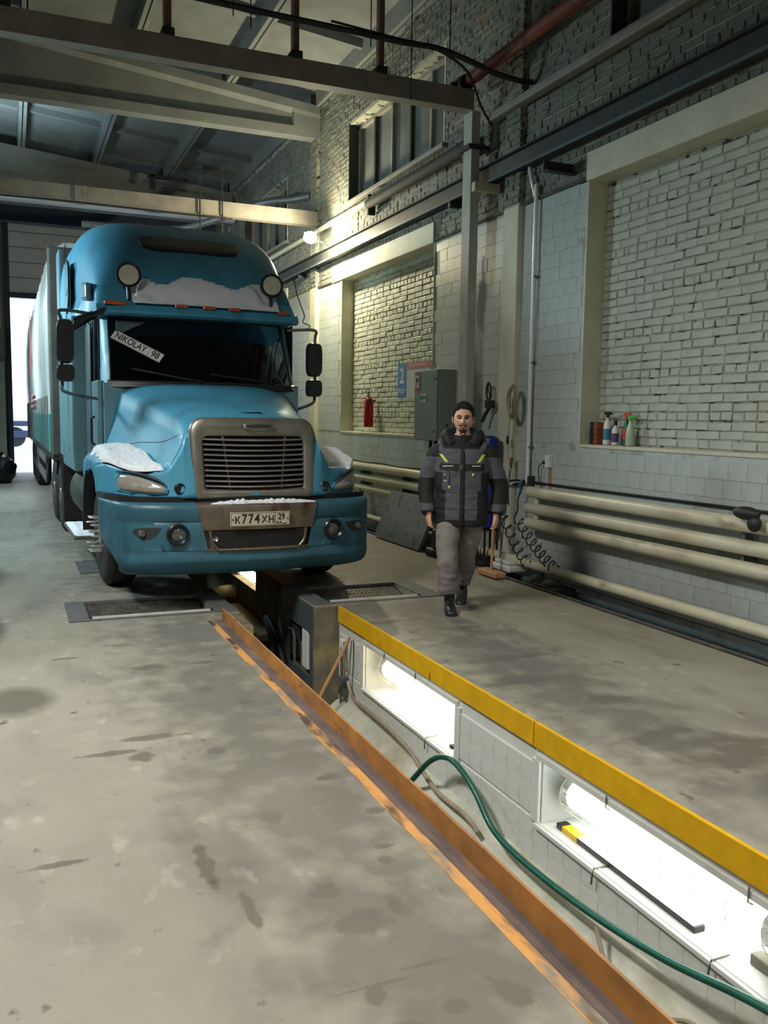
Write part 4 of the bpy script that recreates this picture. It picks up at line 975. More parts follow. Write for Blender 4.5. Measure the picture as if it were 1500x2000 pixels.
post = empty('steel_post', (4.955, 9.3, 0), 'grey square steel post in front of the right wall carrying the crane beam', 'post')
obj('shaft', MB().box(-.055, .055, -.10, .10, 0, 5.12), 'postpaint', post, smooth=False, bevel=.008)
obj('cap_plate', MB().box(-.10, .18, -.12, .12, 4.70, 4.75), 'darkbeam', post, smooth=False)
obj('base_plate', MB().box(-.12, .12, -.16, .16, 0, .02), 'darkbeam', post, smooth=False)
single('support_bracket', MB().box(4.86, 5.19, 9.02, 9.10, 4.20, 4.30), 'pipecream', 'short pale bracket tying the grey steel post to the wall', 'bracket', smooth=False, bevel=.006)
single('angle_bracket', MB().box(4.86, 5.2, 7.62, 7.635, 4.07, 4.17).box(4.86, 5.2, 7.56, 7.635, 4.06, 4.075), 'darkbeam', 'dark steel bracket sticking out of the brickwork beside the near lintel', 'bracket', smooth=False)
ib = empty('wall_rail', (5.11, 10, 4.42), 'long dark steel rail running along the right wall above the infilled openings', 'rail')
obj('flange', MB().box(-.07, .07, -14, 15.5, .085, .10).box(-.07, .07, -14, 15.5, -.10, -.085), 'darkbeam', ib, smooth=False)
obj('web', MB().box(-.01, .01, -14, 15.5, -.085, .085), 'darkbeam', ib, smooth=False)
obj('rail_lip', MB().box(-.074, -.066, -14, 15.5, -.115, -.085), 'tealbox', ib, smooth=False)
for k in range(5): obj('rail_bracket', MB().box(-.06, .09, -12.4+6.2*k, -12.34+6.2*k, -.18, -.1), 'darkbeam', ib, smooth=False)
single('upper_ledge_pipe', MB().box(5.04, 5.16, -4, 9.16, 4.98, 5.07), 'beampaint', 'cream boxed pipe running along the wall above the near rail, right of the post', 'pipe', smooth=False, bevel=.02)
single('upper_ledge_pipe', MB().cyl((5.12, 12.6, 4.93), (5.12, 22, 4.93), .045), 'pipecream', 'cream pipe along the wall behind the lit floodlight', 'pipe')
dk = empty('rolled_screen', (5.08, 11.2, 4.86), 'long dark rolled screen hanging under the shaded window left of the post', 'screen')
obj('roll', MB().cyl((0, -1.7, 0), (0, 1.6, 0), .085, .07), 'dark', dk)
for y in (-1.5, 1.55): obj('hanger', MB().box(-.02, .1, y, y+.05, -.16, .14), 'darkbeam', dk, smooth=False)
rp = empty('red_pipe', (5.02, 9, 5.55), 'red oxide pipe high on the wall ending in a dark valve beside the post', 'pipe')
obj('pipe_run', MB().tube(spline([(.0, -13, .05), (0, -4, .05), (0, -1.5, .03), (-.02, .0, .0), (-.12, .35, -.08)], 5), .07, 14), 'redpipe', rp)
obj('valve', MB().lathe([(.02, -.1), (.09, -.09), (.1, 0), (.09, .09), (.02, .1)], (-.14, .4, -.1), 'y', 16).cyl((-.14, .4, -.1), (-.3, .4, -.12), .03), 'dark', rp)
# vertical hangers standing on the crane beam
for k, (x, lb) in enumerate(((.05, 'brown pipe hanger at the far left end of the crane beam'), (1.53, 'brown pipe hanger second from left standing on the crane beam'), (2.84, 'brown pipe hanger in the middle of the crane beam'), (3.80, 'brown pipe hanger nearest the post on the crane beam'))):
    h = empty('pipe_hanger', (x, 9.28, 5.36), lb, 'hanger', 'pipe hangers on the crane beam')
    obj('hanger_pipe', MB().cyl((0, 0, .02), (0, 0, 1.95), .045), 'brownpipe', h)
    obj('hanger_foot', MB().box(-.06, .06, -.09, .09, -.02, .06), 'dark', h, smooth=False, bevel=.008)
for k, (x, y, z1, lb) in enumerate(((3.3, 8.3, 5.2, 'thin wire hanging from the roof left of the pipe hanger nearest the post'), (4.0, 8.9, 5.0, 'thin wire hanging straight down beside the pipe hanger nearest the post'), (4.3, 8.6, 5.45, 'thin wire hanging close to the dark shaded window'), (2.3, 9.0, 5.45, 'thin wire hanging beside the middle pipe hanger'), (2.1, 8.9, 5.5, 'thin wire hanging just left of the middle pipe hanger'))):
    single('hanging_wire', MB().cyl((x, y, z1), (x, y, 7.05), .006, n=5), 'black', lb, 'wire', 'thin wires hanging from the roof')
for x, lb in ((3.05, 'thin dark drop rod above the truck roof, left one'), (3.43, 'thin dark drop rod above the truck roof, right one')):
    dr_ = empty('drop_rod', (x, 15.38, 4.2), lb, 'rod', 'drop rods above the truck')
    obj('rod', MB().cyl((0, 0, 0), (0, 0, 1.62), .013, n=6), 'black', dr_); obj('rod_cap', MB().box(-.05, .05, -.03, .03, 1.60, 1.63), 'black', dr_, smooth=False)
single('overhead_cable', MB().tube(spline([(-3, 8.4, 5.62), (.8, 8.5, 5.50), (1.65, 8.5, 5.43), (3.25, 8.5, 5.40), (3.7, 8.5, 5.39), (4.14, 8.55, 5.42), (4.5, 8.5, 5.33), (4.75, 8.45, 5.24), (5.05, 8.4, 5.19), (5.18, 8.4, 5.20)], 6), .030, 8), 'black', 'thick black cable sagging across the hall to the brick wall', 'cable')
single('overhead_cable', MB().tube(spline([(3.0, 8.6, 5.50), (3.7, 8.6, 5.46), (4.1, 8.6, 5.44), (4.55, 8.7, 5.32), (4.9, 9.0, 5.1), (5.1, 9.1, 4.95)], 6), .014, 6), 'black', 'thin black cable below the thick sagging one, near the post', 'cable')
single('roof_debris', MB().box(3.0, 3.9, 20.9, 21.1, 6.95, 7.0).box(3.05, 3.15, 20.9, 21.1, 6.7, 7.0).box(3.3, 3.85, 20.9, 21.0, 6.72, 6.75), 'dark', 'dark old ventilation bracket under the ribbed ceiling', 'bracket', smooth=False)
single('flexible_duct', MB().tube(spline([(1.5, 20, 5.6), (3.2, 19.5, 5.55), (3.9, 18.5, 5.6), (4.6, 17.2, 5.75), (5.0, 16.4, 5.7), (5.22, 16.0, 5.7)], 6), .07, 10), 'greysteel', 'grey duct curving from the wall to above the truck roof', 'duct')
# floodlight
fl_ = empty('floodlight', (4.75, 14.6, 4.66), 'lit warm floodlight on a short arm above the far infilled opening', 'floodlight')
dirv = Vector((-.25, -.75, -.6)).normalized(); T_ = dirv.to_track_quat('-Z', 'Y').to_matrix().to_4x4()
obj('lamp_housing', MB().add([T_ @ Vector(v) for v in ((-.10, -.085, .02), (.10, -.085, .02), (.10, .085, .02), (-.10, .085, .02), (-.07, -.06, .09), (.07, -.06, .09), (.07, .06, .09), (-.07, .06, .09))], [(0, 1, 5, 4), (1, 2, 6, 5), (2, 3, 7, 6), (3, 0, 4, 7), (4, 5, 6, 7)]), 'darkbeam', fl_, smooth=False)
obj('lamp_glass', MB().ball((0, 0, 0), .115, .10, .10), 'flood', fl_)
obj('lamp_arm', MB().tube([(.08, 0, -.02), (.22, 0, -.06), (.38, 0, -.16)], .014, 6).box(.34, .42, -.03, .03, -.2, -.14), 'darkbeam', fl_)
l = bpy.data.lights.new('floodlight_lamp', 'POINT'); l.energy = 340; l.color = (1, .88, .58); l.shadow_soft_size = .08
lo_ = bpy.data.objects.new('floodlight_lamp', l); COL.objects.link(lo_); lo_.location = (4.62, 14.42, 4.52)
# heating registers: three pipes, header ends
def register(y0, y1, lb):
    rg = empty('heating_register', (5.03, y0, .7), lb, 'heating pipes')
    for z in (.20, .03, -.13):
        rr_ = .058; pts = [(0, 0, z), (0, (y1-y0), z)]
        obj('heating_pipe', MB().lathe([(.01, 0), (.035, .01), (rr_, .06), (rr_, (y1-y0)-.06), (.035, (y1-y0)-.01), (.01, y1-y0)], (0, 0, z), 'y', 18), 'pipecream', rg)
    for y in (.18, y1-y0-.18): obj('header_stub', MB().cyl((0.02, y, -.13), (.02, y, .20), .028), 'pipecream', rg)
    for q in range(1, int((y1-y0)/1.6)):
        obj('pipe_bracket', MB().box(.03, .17, 1.6*q, 1.6*q+.03, -.2, .24), 'greysteel', rg, smooth=False)
    for q in (.9, 1.1): obj('stand', MB().box(.05, .10, q*.45, q*.45+.035, -.58, -.13), 'greysteel', rg, smooth=False)
register(-3, 8.02, 'three cream heating pipes on the wall below the near infilled opening')
register(9.7, 15.2, 'three cream heating pipes on the wall left of the walking man')
hp = empty('return_pipe', (5.0, 0, .145), 'single cream heating pipe running low above the gutter along the right wall', 'pipe')
obj('pipe_run', MB().cyl((0, -4, 0), (0, 8.9, 0), .05, n=16), 'pipecream', hp); obj('pipe_run', MB().cyl((0.0, 8.9, 0), (0, 22, 0), .045, n=16), 'pipecream', hp)
for k in range(7): obj('pipe_foot', MB().box(-.015, .015, -3.5+3.7*k, -3.46+3.7*k, -.29, -.04), 'darkbeam', hp, smooth=False)
ck = [(5.178, 9.0-.35*k if k else 9.0, 1.0-.004*k+.004*(k % 2)) for k in range(34)]
single('wall_cable', MB().tube(spline([(5.10, 8.52, .72), (5.09, 8.53, .90), (5.08, 8.42, .985), (5.17, 8.2, .99)]+[(5.178, 8.0-.5*k, .985+.0015*k) for k in range(20)], 3), .013, 6), 'black', 'black cable clipped along the wall above the near heating pipes', 'cable')
single('wall_cable', MB().tube(spline([(5.18, 10.0, .90), (5.18, 10.8, .93)]+[(5.18, 11+.7*k, .965-.02*(k % 2)) for k in range(9)], 3), .010, 6), 'black', 'thin black cable clipped along the wall beside the truck wing', 'cable')
cn = empty('conduit', (5.15, 8.2, .95), 'thin white conduit pipe running up the wall beside the pilaster', 'conduit')
obj('conduit_pipe', MB().tube(spline([(0, 0, 0), (0, 0, 2.9), (.0, .02, 3.05), (0, .12, 3.28), (.0, .17, 3.46)], 5), .022, 10), 'white', cn)
for z in (.4, 1.3, 2.2): obj('conduit_clip', MB().box(-.012, .05, -.03, .03, z, z+.02), 'greysteel', cn, smooth=False)
sk = empty('socket', (5.2, 7.84, 1.0), 'white wall socket box on a short strip of trunking', 'socket')
obj('socket_body', MB().box(-.05, 0, -.04, .04, .16, .29), 'white', sk, smooth=False, bevel=.006)
obj('trunking', MB().box(-.022, 0, -.03, -.008, -.10, .16), 'wood', sk, smooth=False); obj('trunking', MB().box(-.022, 0, .008, .03, -.10, .16), 'plaster', sk, smooth=False)
obj('plug', MB().cyl((-.06, .045, .21), (-.03, .045, .21), .02, n=10), 'black', sk)
single('plug_lead', MB().tube(spline([(5.15, 7.9, 1.2), (5.15, 7.98, 1.17), (5.16, 7.99, 1.05), (5.16, 7.95, .97), (5.16, 7.93, .9)], 5), .006, 5), 'black', 'thin black lead hanging from the white wall socket', 'lead')
# coils of cable hanging on the wall
def coil(c, rx, rz, n, m, lab, name='cable_coil', tail=None, seed=1):
    rr_ = random.Random(seed); pts = []
    for k in range(n):
        ax, az = rx*rr_.uniform(.75, 1.1), rz*rr_.uniform(.85, 1.1); dy, dz = rr_.uniform(-.02, .02), rr_.uniform(-.03, .03); dx = rr_.uniform(-.03, .0)
        for q in range(14):
            a = pi/2+2*pi*q/14; pts.append((c[0]+dx, c[1]+dy+ax*cos(a), c[2]+dz*.3+az*sin(a)-(rz*.1)))
    if tail: pts += tail
    return single(name, MB().tube(pts, .006, 5), m, lab, 'cable')
coil((5.06, 8.38, 1.86), .085, .17, 11, 'hosegrey', 'brown coil of cable hung on the wall between pilaster and white conduit', tail=[(5.06, 8.46, 1.62), (5.06, 8.47, 1.5), (5.06, 8.48, 1.38), (5.06, 8.45, 1.2), (5.06, 8.40, 1.10)])
coil((5.12, 9.0, 1.98), .05, .10, 4, 'black', 'small black coil of wire hanging behind the walking man\'s head', seed=4, tail=[(5.10, 8.98, 1.9), (5.08, 8.97, 1.8)])
single('camera_bracket', MB().box(5.06, 5.14, 8.92, 9.02, 1.78, 1.87).tube([(5.10, 8.97, 1.8), (5.07, 9.03, 1.7), (5.05, 9.06, 1.62)], .022, 8), 'black', 'black wall fitting hanging just behind the walking man\'s head', 'fitting')
single('cable_connector', MB().lathe([(.004, -.05), (.014, -.04), (.016, .03), (.006, .05)], (5.05, 8.47, 1.43), 'z', 10), 'black', 'small black connector on the lead below the brown cable coil', 'connector')
# coiled air hoses
def airhose(p0, p1, r, turns, lab, seed):
    p0, p1 = Vector(p0), Vector(p1); pts = []; n = turns*12
    for k in range(n+1):
        t = k/n; c = p0.lerp(p1, t)+Vector((0, 0, -.05*sin(pi*t))); a = 2*pi*turns*t; ax = (p1-p0).normalized()
        s1 = ax.cross(Vector((1, 0, .1))).normalized(); s2 = ax.cross(s1)
        pts.append(c+s1*r*cos(a)+s2*r*sin(a)*.7)
    return single('coiled_air_hose', MB().tube(pts, .007, 5), 'black', lab, 'hose', 'coiled black air hoses')
airhose((5.0, 8.15, .62), (4.98, 7.35, .16), .062, 9, 'springy black air hose, the right of two coils under the conduit', 1)
airhose((4.95, 8.40, .66), (4.95, 7.82, .14), .062, 7, 'springy black air hose, the left of two coils beside the wooden handle', 2)
single('air_line', MB().tube(spline([(5.1, 8.22, 1.0), (5.08, 8.2, .9), (5.06, 8.23, .8), (5.03, 8.18, .7), (5.0, 8.17, .63)], 5), .009, 6), 'black', 'short black air line dropping from the wall cable to the coiled hose', 'air line')
single('valve_cluster', MB().box(5.13, 5.19, 8.12, 8.17, .95, 1.05).cyl((5.16, 8.17, .99), (5.16, 8.5, .93), .014), 'darkbeam', 'dark valve and pipe stub at the bend of the heating pipes', 'valve', smooth=False)
single('blue_tie', MB().tube(spline([(5.06, 8.15, 1.02), (5.04, 8.17, .96), (5.06, 8.19, .90), (5.04, 8.2, .86)], 5), .012, 6), 'lblue', 'blue rag tied on the conduit foot by the heating pipes', 'rag')
# mop and broom handles, barrel, junk on the floor at the wall
mp_ = empty('mop', (4.92, 8.36, 0), 'mop with a long thin handle leaning on the wall beside the pilaster', 'mop')
obj('handle', MB().cyl((0, 0, .05), (.16, .08, 1.16), .012), 'greysteel', mp_); obj('grip', MB().cyl((.162, .081, 1.12), (.175, .087, 1.24), .016), 'redpipe', mp_)
br = empty('broom', (4.63, 8.02, 0), 'wide broom with a wooden handle standing on the floor by the coiled hoses', 'broom')
obj('handle', MB().cyl((0, 0, .07), (.26, .42, .60), .014), 'wood', br); obj('head', MB().box(-.07, .07, -.20, .20, .015, .075), 'wood', br, smooth=False, bevel=.015, mods=None)
bb = empty('blue_canister', (4.97, 8.72, 0), 'tall blue canister on a dark stand against the pilaster behind the man', 'canister')
obj('canister_body', MB().lathe([(.08, .42), (.105, .44), (.11, .46), (.11, 1.40), (.10, 1.44), (.05, 1.47)], n=24), 'bluebarrel', bb); obj('canister_stand', MB().box(-.10, .10, -.10, .10, 0.0, .03).box(-.09, -.07, -.09, -.07, .03, .42).box(.07, .09, .07, .09, .03, .42).box(.07, .09, -.09, -.07, .03, .42).box(-.09, -.07, .07, .09, .03, .42).box(-.1, .1, -.1, .1, .40, .42), 'dark', bb, smooth=False)
bo_ = empty('leaning_board', (4.62, 10.55, 0), 'grey sheet board leaning on the heating pipes beside the man', 'board')
obj('board_sheet', MB().add([(0, -.72, .02), (0, .72, .02), (.30, .85, .62), (.30, -.62, .62), (.02, -.72, .02), (.02, .72, .02), (.32, .85, .62), (.32, -.62, .62)], [(0, 1, 2, 3), (4, 5, 6, 7), (0, 1, 5, 4), (2, 3, 7, 6), (0, 3, 7, 4), (1, 2, 6, 5)]), 'greysteel', bo_, smooth=False)
obj('board_edge', MB().add([(0, -.745, .0), (0, -.72, .0), (.32, -.62, .63), (.32, -.645, .63), (.03, -.745, .0), (.03, -.72, .0), (.35, -.62, .63), (.35, -.645, .63)], [(0, 1, 2, 3), (4, 5, 6, 7), (0, 1, 5, 4), (2, 3, 7, 6), (0, 3, 7, 4), (1, 2, 6, 5)]), 'darkbeam', bo_, smooth=False)
single('boot_pair', MB().box(4.60, 4.74, 9.35, 9.60, 0, .10).box(4.62, 4.74, 9.35, 9.47, .10, .34), 'black', 'dark rubber boot standing by the wall behind the man\'s legs', 'boot', bevel=.03, smooth=False)
single('paper_sack', MB().box(4.86, 5.1, 8.05, 8.45, .02, .09).box(4.88, 5.08, 8.10, 8.40, .09, .14), 'whitepaper', 'crumpled white sack lying under the low pipe beside the broom', 'sack', bevel=.02, smooth=False)
single('junk_heap', MB().box(4.80, 5.05, 7.1, 7.6, -.13, .02).ball((4.92, 7.3, .02), .09, .16, .06).ball((4.9, 7.55, .02), .08, .10, .07), 'dark', 'black oily rags lying in the gutter below the coiled hoses', 'rags')
single('black_rag', MB().ball((4.92, 4.86, 1.0), .045, .13, .05).ball((4.92, 4.78, .93), .04, .06, .06), 'black', 'black glove draped over the heating pipes at the right edge', 'glove')
# electric cabinet
cb = empty('electric_cabinet', (5.2, 10.35, 1.37), 'grey-green electric cabinet on the wall behind the man', 'electric cabinet')
obj('cabinet_body', MB().box(-.24, 0, -.335, .335, 0, .90), 'cabinet', cb, smooth=False, bevel=.008)
cd_ = obj('cabinet_door', MB().box(-.27, -.245, -.33, .33, .005, .895), 'cabinet', cb, smooth=False, bevel=.006)
for z in (.12, .78): obj('lock', MB().cyl((-.28, -.28, z), (-.27, -.28, z), .012, n=10), 'black', cd_)
for z in (.12, .20): obj('gland', MB().cyl((-.12, -.345, z), (-.12, -.33, z), .014, n=10), 'black', cb)
FX = frame((-.272, 0, 0), (0, -1, 0), (0, 0, 1))
st_ = obj('warning_sticker', MB().box(-.274, -.271, .17, .315, .64, .87), 'redink', cd_, smooth=False, label='red and white camera surveillance sticker')
obj('sticker_field', MB().box(-.276, -.273, .18, .305, .675, .835), 'whitepaper', st_, smooth=False)
obj('camera_symbol', MB().add([(-.278, .28, .80), (-.278, .21, .815), (-.278, .20, .76), (-.278, .27, .745)], [(0, 1, 2, 3)]).add([(-.278, .245, .76), (-.278, .26, .75), (-.278, .285, .70), (-.278, .27, .695)], [(0, 1, 2, 3)]).add([(-.278, .295, .705), (-.278, .265, .705), (-.278, .265, .69), (-.278, .295, .69)], [(0, 1, 2, 3)]), 'ink', st_, smooth=False, recalc=False)
pp = obj('paper_label', MB().box(-.274, -.271, -.02, .14, .49, .60), 'whitepaper', cd_, smooth=False, label='white paper reading ЩУ 4')
text('label_text', 'ЩУ 4', .07, 'ink', pp, frame((-.275, .06, .545), (0, -1, 0), (0, 0, 1)))
for k, (a, b) in enumerate(((.12, 'left cable bending down out of the cabinet bottom'), (-.03, 'right cable bending down out of the cabinet bottom'))):
    single('feed_cable', MB().tube(spline([(5.08, 10.35+a, 1.37), (5.08, 10.35+a, 1.2), (5.10, 10.30+a*.5, 1.05), (5.14, 10.2, .95)], 5), .022, 8), 'black', 'black feed cable, '+b, 'cable', 'feed cables under the cabinet')
single('cabinet_cable', MB().tube(spline([(5.17, 9.66, 3.62), (5.165, 9.68, 3.3), (5.165, 9.74, 3.0), (5.165, 9.68, 2.8)], 5), [.004]*5+[.012]*6+[.010]*5, 6), 'black', 'short black cable end hanging on the wall left of the post', 'cable')
single('cabinet_cable', MB().tube(spline([(5.18, 9.70, 2.5), (5.18, 9.72, 2.2), (5.17, 9.72, 1.8), (5.18, 9.70, 1.5)], 4), .008, 5), 'black', 'thin black wire hanging down the wall beside the cabinet side', 'wire')
# bay sign
sg = empty('bay_sign', (5.19, 11.35, 1.94), 'blue and white bay sign with number 2 fixed on the bricked-up opening', 'sign')
obj('sign_board', MB().box(-.012, 0, -.62, .44, 0, .49), 'whitepaper', sg, smooth=False)
obj('blue_field', MB().box(-.016, -.012, .16, .44, 0, .49), 'blue', sg, smooth=False); obj('red_header', MB().box(-.016, -.012, -.62, .155, .40, .49), 'pink', sg, smooth=False)
obj('header_print', MB().box(-.018, -.016, -.5, .05, .435, .45), 'whitepaper', sg, smooth=False)
text('sign_number', '2', .30, 'white', sg, frame((-.017, .30, .30), (0, -1, 0), (0, 0, 1)), sx=1.05)
text('sign_word', 'пост', .11, 'white', sg, frame((-.017, .30, .10), (0, -1, 0), (0, 0, 1)))
# extinguisher
fe = empty('fire_extinguisher', (5.27, 13.15, 1.50), 'red fire extinguisher hanging in the far bricked-up opening', 'extinguisher')
obj('cylinder', MB().lathe([(.02, 0), (.07, .005), (.077, .03), (.077, .40), (.06, .45), (.03, .47), (.025, .50)], n=22), 'fire', fe)
obj('valve_head', MB().cyl((0, 0, .5), (0, 0, .55), .025).box(-.015, .015, -.02, .09, .55, .57).box(-.015, .015, -.02, .08, .59, .61), 'steel', fe, smooth=False)
obj('hose', MB().tube(spline([(0, -.03, .53), (-.02, -.09, .48), (-.03, -.12, .40)], 5), .012, 8).cyl((-.03, -.12, .42), (-.03, -.13, .36), .022), 'black', fe)
obj('wall_hook', MB().box(.0, .11, -.02, .02, .40, .44), 'steel', fe, smooth=False)
# bottles on the near ledge
def bottle(name, loc, prof, m, lab, parts, cat='bottle'):
    e = empty(name, loc, lab, cat, 'cleaning bottles on the ledge')
    obj('bottle_body', MB().lathe(prof, n=20), m, e)
    for (nm, mb_, mm) in parts: obj(nm, mb_, mm, e, ang=40)
    return e
def trig(h, r): return MB().cyl((0, 0, h), (0, 0, h+.03), .014, n=12).box(-.012, .012, -.045, .035, h+.03, h+.055).box(-.008, .008, -.07, -.04, h+.032, h+.048).tube([(0, -.02, h+.03), (0, -.045, h+.01), (0, -.04, h-.015)], .005, 6)
X0, Z0 = 5.30, 1.424
bottle('spray_bottle', (X0, 7.04, Z0), [(.02, 0), (.036, .004), (.038, .02), (.038, .16), (.030, .21), (.016, .245), (.013, .26)], 'white', 'white spray bottle with black trigger and blue label on the ledge', [('trigger', trig(.26, 1), 'blackplastic'), ('label_band', MB().lathe([(.0385, .05), (.0388, .06), (.0388, .15), (.0385, .155)], n=20), 'lblue')])
bottle('small_bottle', (X0-.01, 6.90, Z0), [(.02, 0), (.033, .004), (.034, .02), (.034, .12), (.026, .16), (.014, .18), (.013, .19)], 'white', 'short white bottle with black cap and violet label', [('cap', MB().cyl((0, 0, .19), (0, 0, .235), .017, n=14), 'blackplastic'), ('label_band', MB().lathe([(.0345, .03), (.0348, .035), (.0348, .11), (.0345, .115)], n=20), 'violet')])
bottle('spray_bottle', (X0+.03, 6.79, Z0), [(.02, 0), (.030, .004), (.032, .02), (.032, .14), (.024, .20), (.013, .24), (.012, .25)], 'darkgreen', 'green-labelled spray bottle with red trigger', [('trigger', trig(.25, 1), 'redplastic'), ('label_band', MB().lathe([(.0325, .06), (.0328, .065), (.0328, .15), (.0325, .155)], n=20), 'redplastic')])
bottle('spray_bottle', (X0-.01, 6.68, Z0), [(.02, 0), (.040, .004), (.043, .02), (.042, .10), (.034, .17), (.020, .215), (.016, .23)], 'pearl', 'milky bottle with bright green trigger, rightmost on the ledge', [('trigger', trig(.23, 1), 'greenplastic')])
ox = empty('plastic_crate', (5.29, 7.18, Z0), 'small black and orange-brown ribbed holder standing on the ledge', 'holder')
obj('black_half', MB().box(-.05, .05, -.0, .06, 0, .22), 'blackplastic', ox, smooth=False, bevel=.008); obj('orange_half', MB().box(-.05, .05, -.06, -.0, 0, .215), 'orangebrown', ox, smooth=False, bevel=.008)
for z in (.05, .10, .15): obj('rib', MB().box(-.054, -.05, -.055, .055, z, z+.006), 'dark', ox, smooth=False)

# ---------------------------------------------------------------- pit contents
def tube_light(y0, y1, z, m, lab, x=2.80, r=.085, power=8, col=(1, 1, 1), cage=True):
    t = empty('caged_tube_light', (x, (y0+y1)/2, z), lab, 'light', 'tube lights in the pit wall')
    L = (y1-y0)/2
    obj('glass_tube', MB().cyl((0, -L+.05, 0), (0, L-.05, 0), r, n=24), m, t)
    for s in (-1, 1): obj('end_cap', MB().cyl((0, s*L, 0), (0, s*(L-.06), 0), r*1.02, n=20), 'white', t)
    if cage:
        for k in range(9):
            a = 2*pi*k/9; obj('cage_wire', MB().tube([(r*.5*cos(a), -L-.01, r*.5*sin(a)), (r*1.28*cos(a), -L+.03, r*1.28*sin(a)), (r*1.28*cos(a), L-.03, r*1.28*sin(a)), (r*.5*cos(a), L+.01, r*.5*sin(a))], .0022, 4), 'wirewhite', t)
        for k in range(8):
            y = -L+.03+(2*L-.06)*k/7
            obj('cage_ring', MB().tube([(r*1.3*cos(2*pi*q/16), y, r*1.3*sin(2*pi*q/16)) for q in range(16)], .0022, 4, loop=True), 'wirewhite', t)
    for s in (-1, 1): obj('bracket', MB().box(.0, .17, s*L*.7-.01, s*L*.7+.01, -.012, .012), 'white', t, smooth=False)
    return t
tube_light(2.42, 3.89, -.375, 'tubecold', 'brilliant white caged tube light in the nearest pit niche')
tube_light(5.03, 6.47, -.375, 'tubewarm', 'warm yellow caged tube light in the second pit niche')
tube_light(10.15, 11.32, -.32, 'tubefar', 'yellow tube light in the pit wall under the truck', x=2.72, r=.055)
tube_light(12.65, 13.9, -.32, 'tubefar', 'small lit tube light far down the pit, left of the other one under the truck', x=2.72, r=.055)
# straightedge lying in the nearest niche
sb = empty('boxed_straightedge', (2.712, 3.30, -.5595), 'long narrow black and yellow boxed tool lying on the nearest niche sill', 'tool box')
Ts = Matrix.Rotation(radians(-.5), 4, 'Z')
obj('long_box', MB().box(-.03, .03, -.50, .50, 0, .028, T=Ts), 'blackplastic', sb, smooth=False, bevel=.003); obj('top_face', MB().box(-.028, .028, -.49, .38, .0282, .030, T=Ts), 'whitepaper', sb, smooth=False)
obj('yellow_end', MB().box(-.031, .031, .38, .52, -.0, .031, T=Ts), 'yellow', sb, smooth=False, bevel=.003); obj('black_end', MB().box(-.032, .032, .52, .57, 0, .031, T=Ts), 'blackplastic', sb, smooth=False, bevel=.003)
single('wood_offcut', MB().box(2.74, 2.80, 2.10, 2.55, -.56, -.51), 'concrete', 'dirty wooden offcut on the nearest niche sill by the right edge', 'offcut', smooth=False, bevel=.006)
for (y, lb) in ((3.42, 'bent wire bracket hooked over the far part of the nearest niche sill'), (2.62, 'bent wire bracket hooked over the sill beside the end of the tool box'), (5.35, 'bent wire bracket hooked over the second niche sill')):
    single('sill_hook', MB().tube([(2.70, y, -.552), (2.605, y, -.553), (2.598, y+.005, -.60), (2.600, y+.01, -.64)], .005, 6), 'steel', lb, 'hook', 'wire hooks on the niche sills')
for (y, lb) in ((3.35, 'small wire peg above the nearest niche, left one'), (2.45, 'small wire peg above the nearest niche, right one'), (6.12, 'small wire peg above the second niche, left one'), (5.55, 'small wire peg above the second niche, right one')):
    single('wire_peg', MB().tube([(2.608, y, -.15), (2.605, y, -.21), (2.63, y, -.225)], .004, 5), 'steel', lb, 'peg', 'wire pegs above the niches')
single('niche_litter', MB().box(2.70, 2.74, 5.02, 5.08, -.56, -.53).box(2.68, 2.72, 5.10, 5.14, -.56, -.54), 'dark', 'small dirty nuts lying at the near end of the second niche', 'litter', smooth=False)
# hoses
HP = [(2.30, 5.75, -1.10), (2.42, 5.35, -.90), (2.49, 5.05, -.60), (2.50, 4.82, -.49), (2.50, 4.62, -.50), (2.50, 4.44, -.57), (2.50, 4.22, -.70), (2.49, 3.86, -.72), (2.49, 3.31, -.69), (2.49, 2.77, -.61), (2.49, 2.23, -.48), (2.48, 1.7, -.42), (2.48, 1.2, -.5)]
single('green_hose', MB().tube(spline(HP, 8), .0185, 12), 'hosegreen', 'dark green hose draped along the lit pit wall', 'hose')
single('green_hose', MB().tube(spline([(2.10, 2.4, -.9), (2.02, 2.2, -.72), (2.05, 2.0, -.66), (2.2, 1.8, -.75), (2.3, 1.4, -.9)], 8), .0185, 12), 'hosegreen', 'loop of green hose deep in the pit at the bottom edge', 'hose')
single('thin_hose', MB().tube(spline([(2.50, 3.25, -.74), (2.47, 3.12, -.85), (2.46, 2.95, -.90), (2.47, 2.75, -.86), (2.50, 2.62, -.80), (2.50, 2.5, -.79)], 8), .011, 8), 'hosegrey', 'thin grey hose hanging below the green one', 'hose')
single('thin_hose', MB().tube(spline([(2.605, 6.90, -.60), (2.60, 6.75, -.70), (2.59, 6.4, -.70), (2.57, 6.0, -.68), (2.58, 5.6, -.72), (2.55, 5.3, -.76), (2.53, 5.0, -.80), (2.52, 4.6, -.78), (2.5, 4.4, -.80)], 6), .016, 8), 'hosegrey', 'grey-brown pipe lying along the pit wall ledge below the second niche', 'pipe')
single('pit_cable', MB().tube(spline([(2.25, 7.9, -1.1), (2.3, 8.2, -.55), (2.32, 8.5, -.38), (2.34, 8.4, -.40), (2.36, 8.1, -.6), (2.37, 7.8, -1.0)], 7), .030, 8), 'black', 'black hose looping up in the narrow part of the pit', 'hose')
jb = empty('junction_box', (2.60, 6.98, -.62), 'grey junction box with vertical conduits at the pit corner', 'junction box')
obj('box_body', MB().box(-.035, .02, -.06, .05, -.12, .04), 'greysteel', jb, smooth=False, bevel=.006)
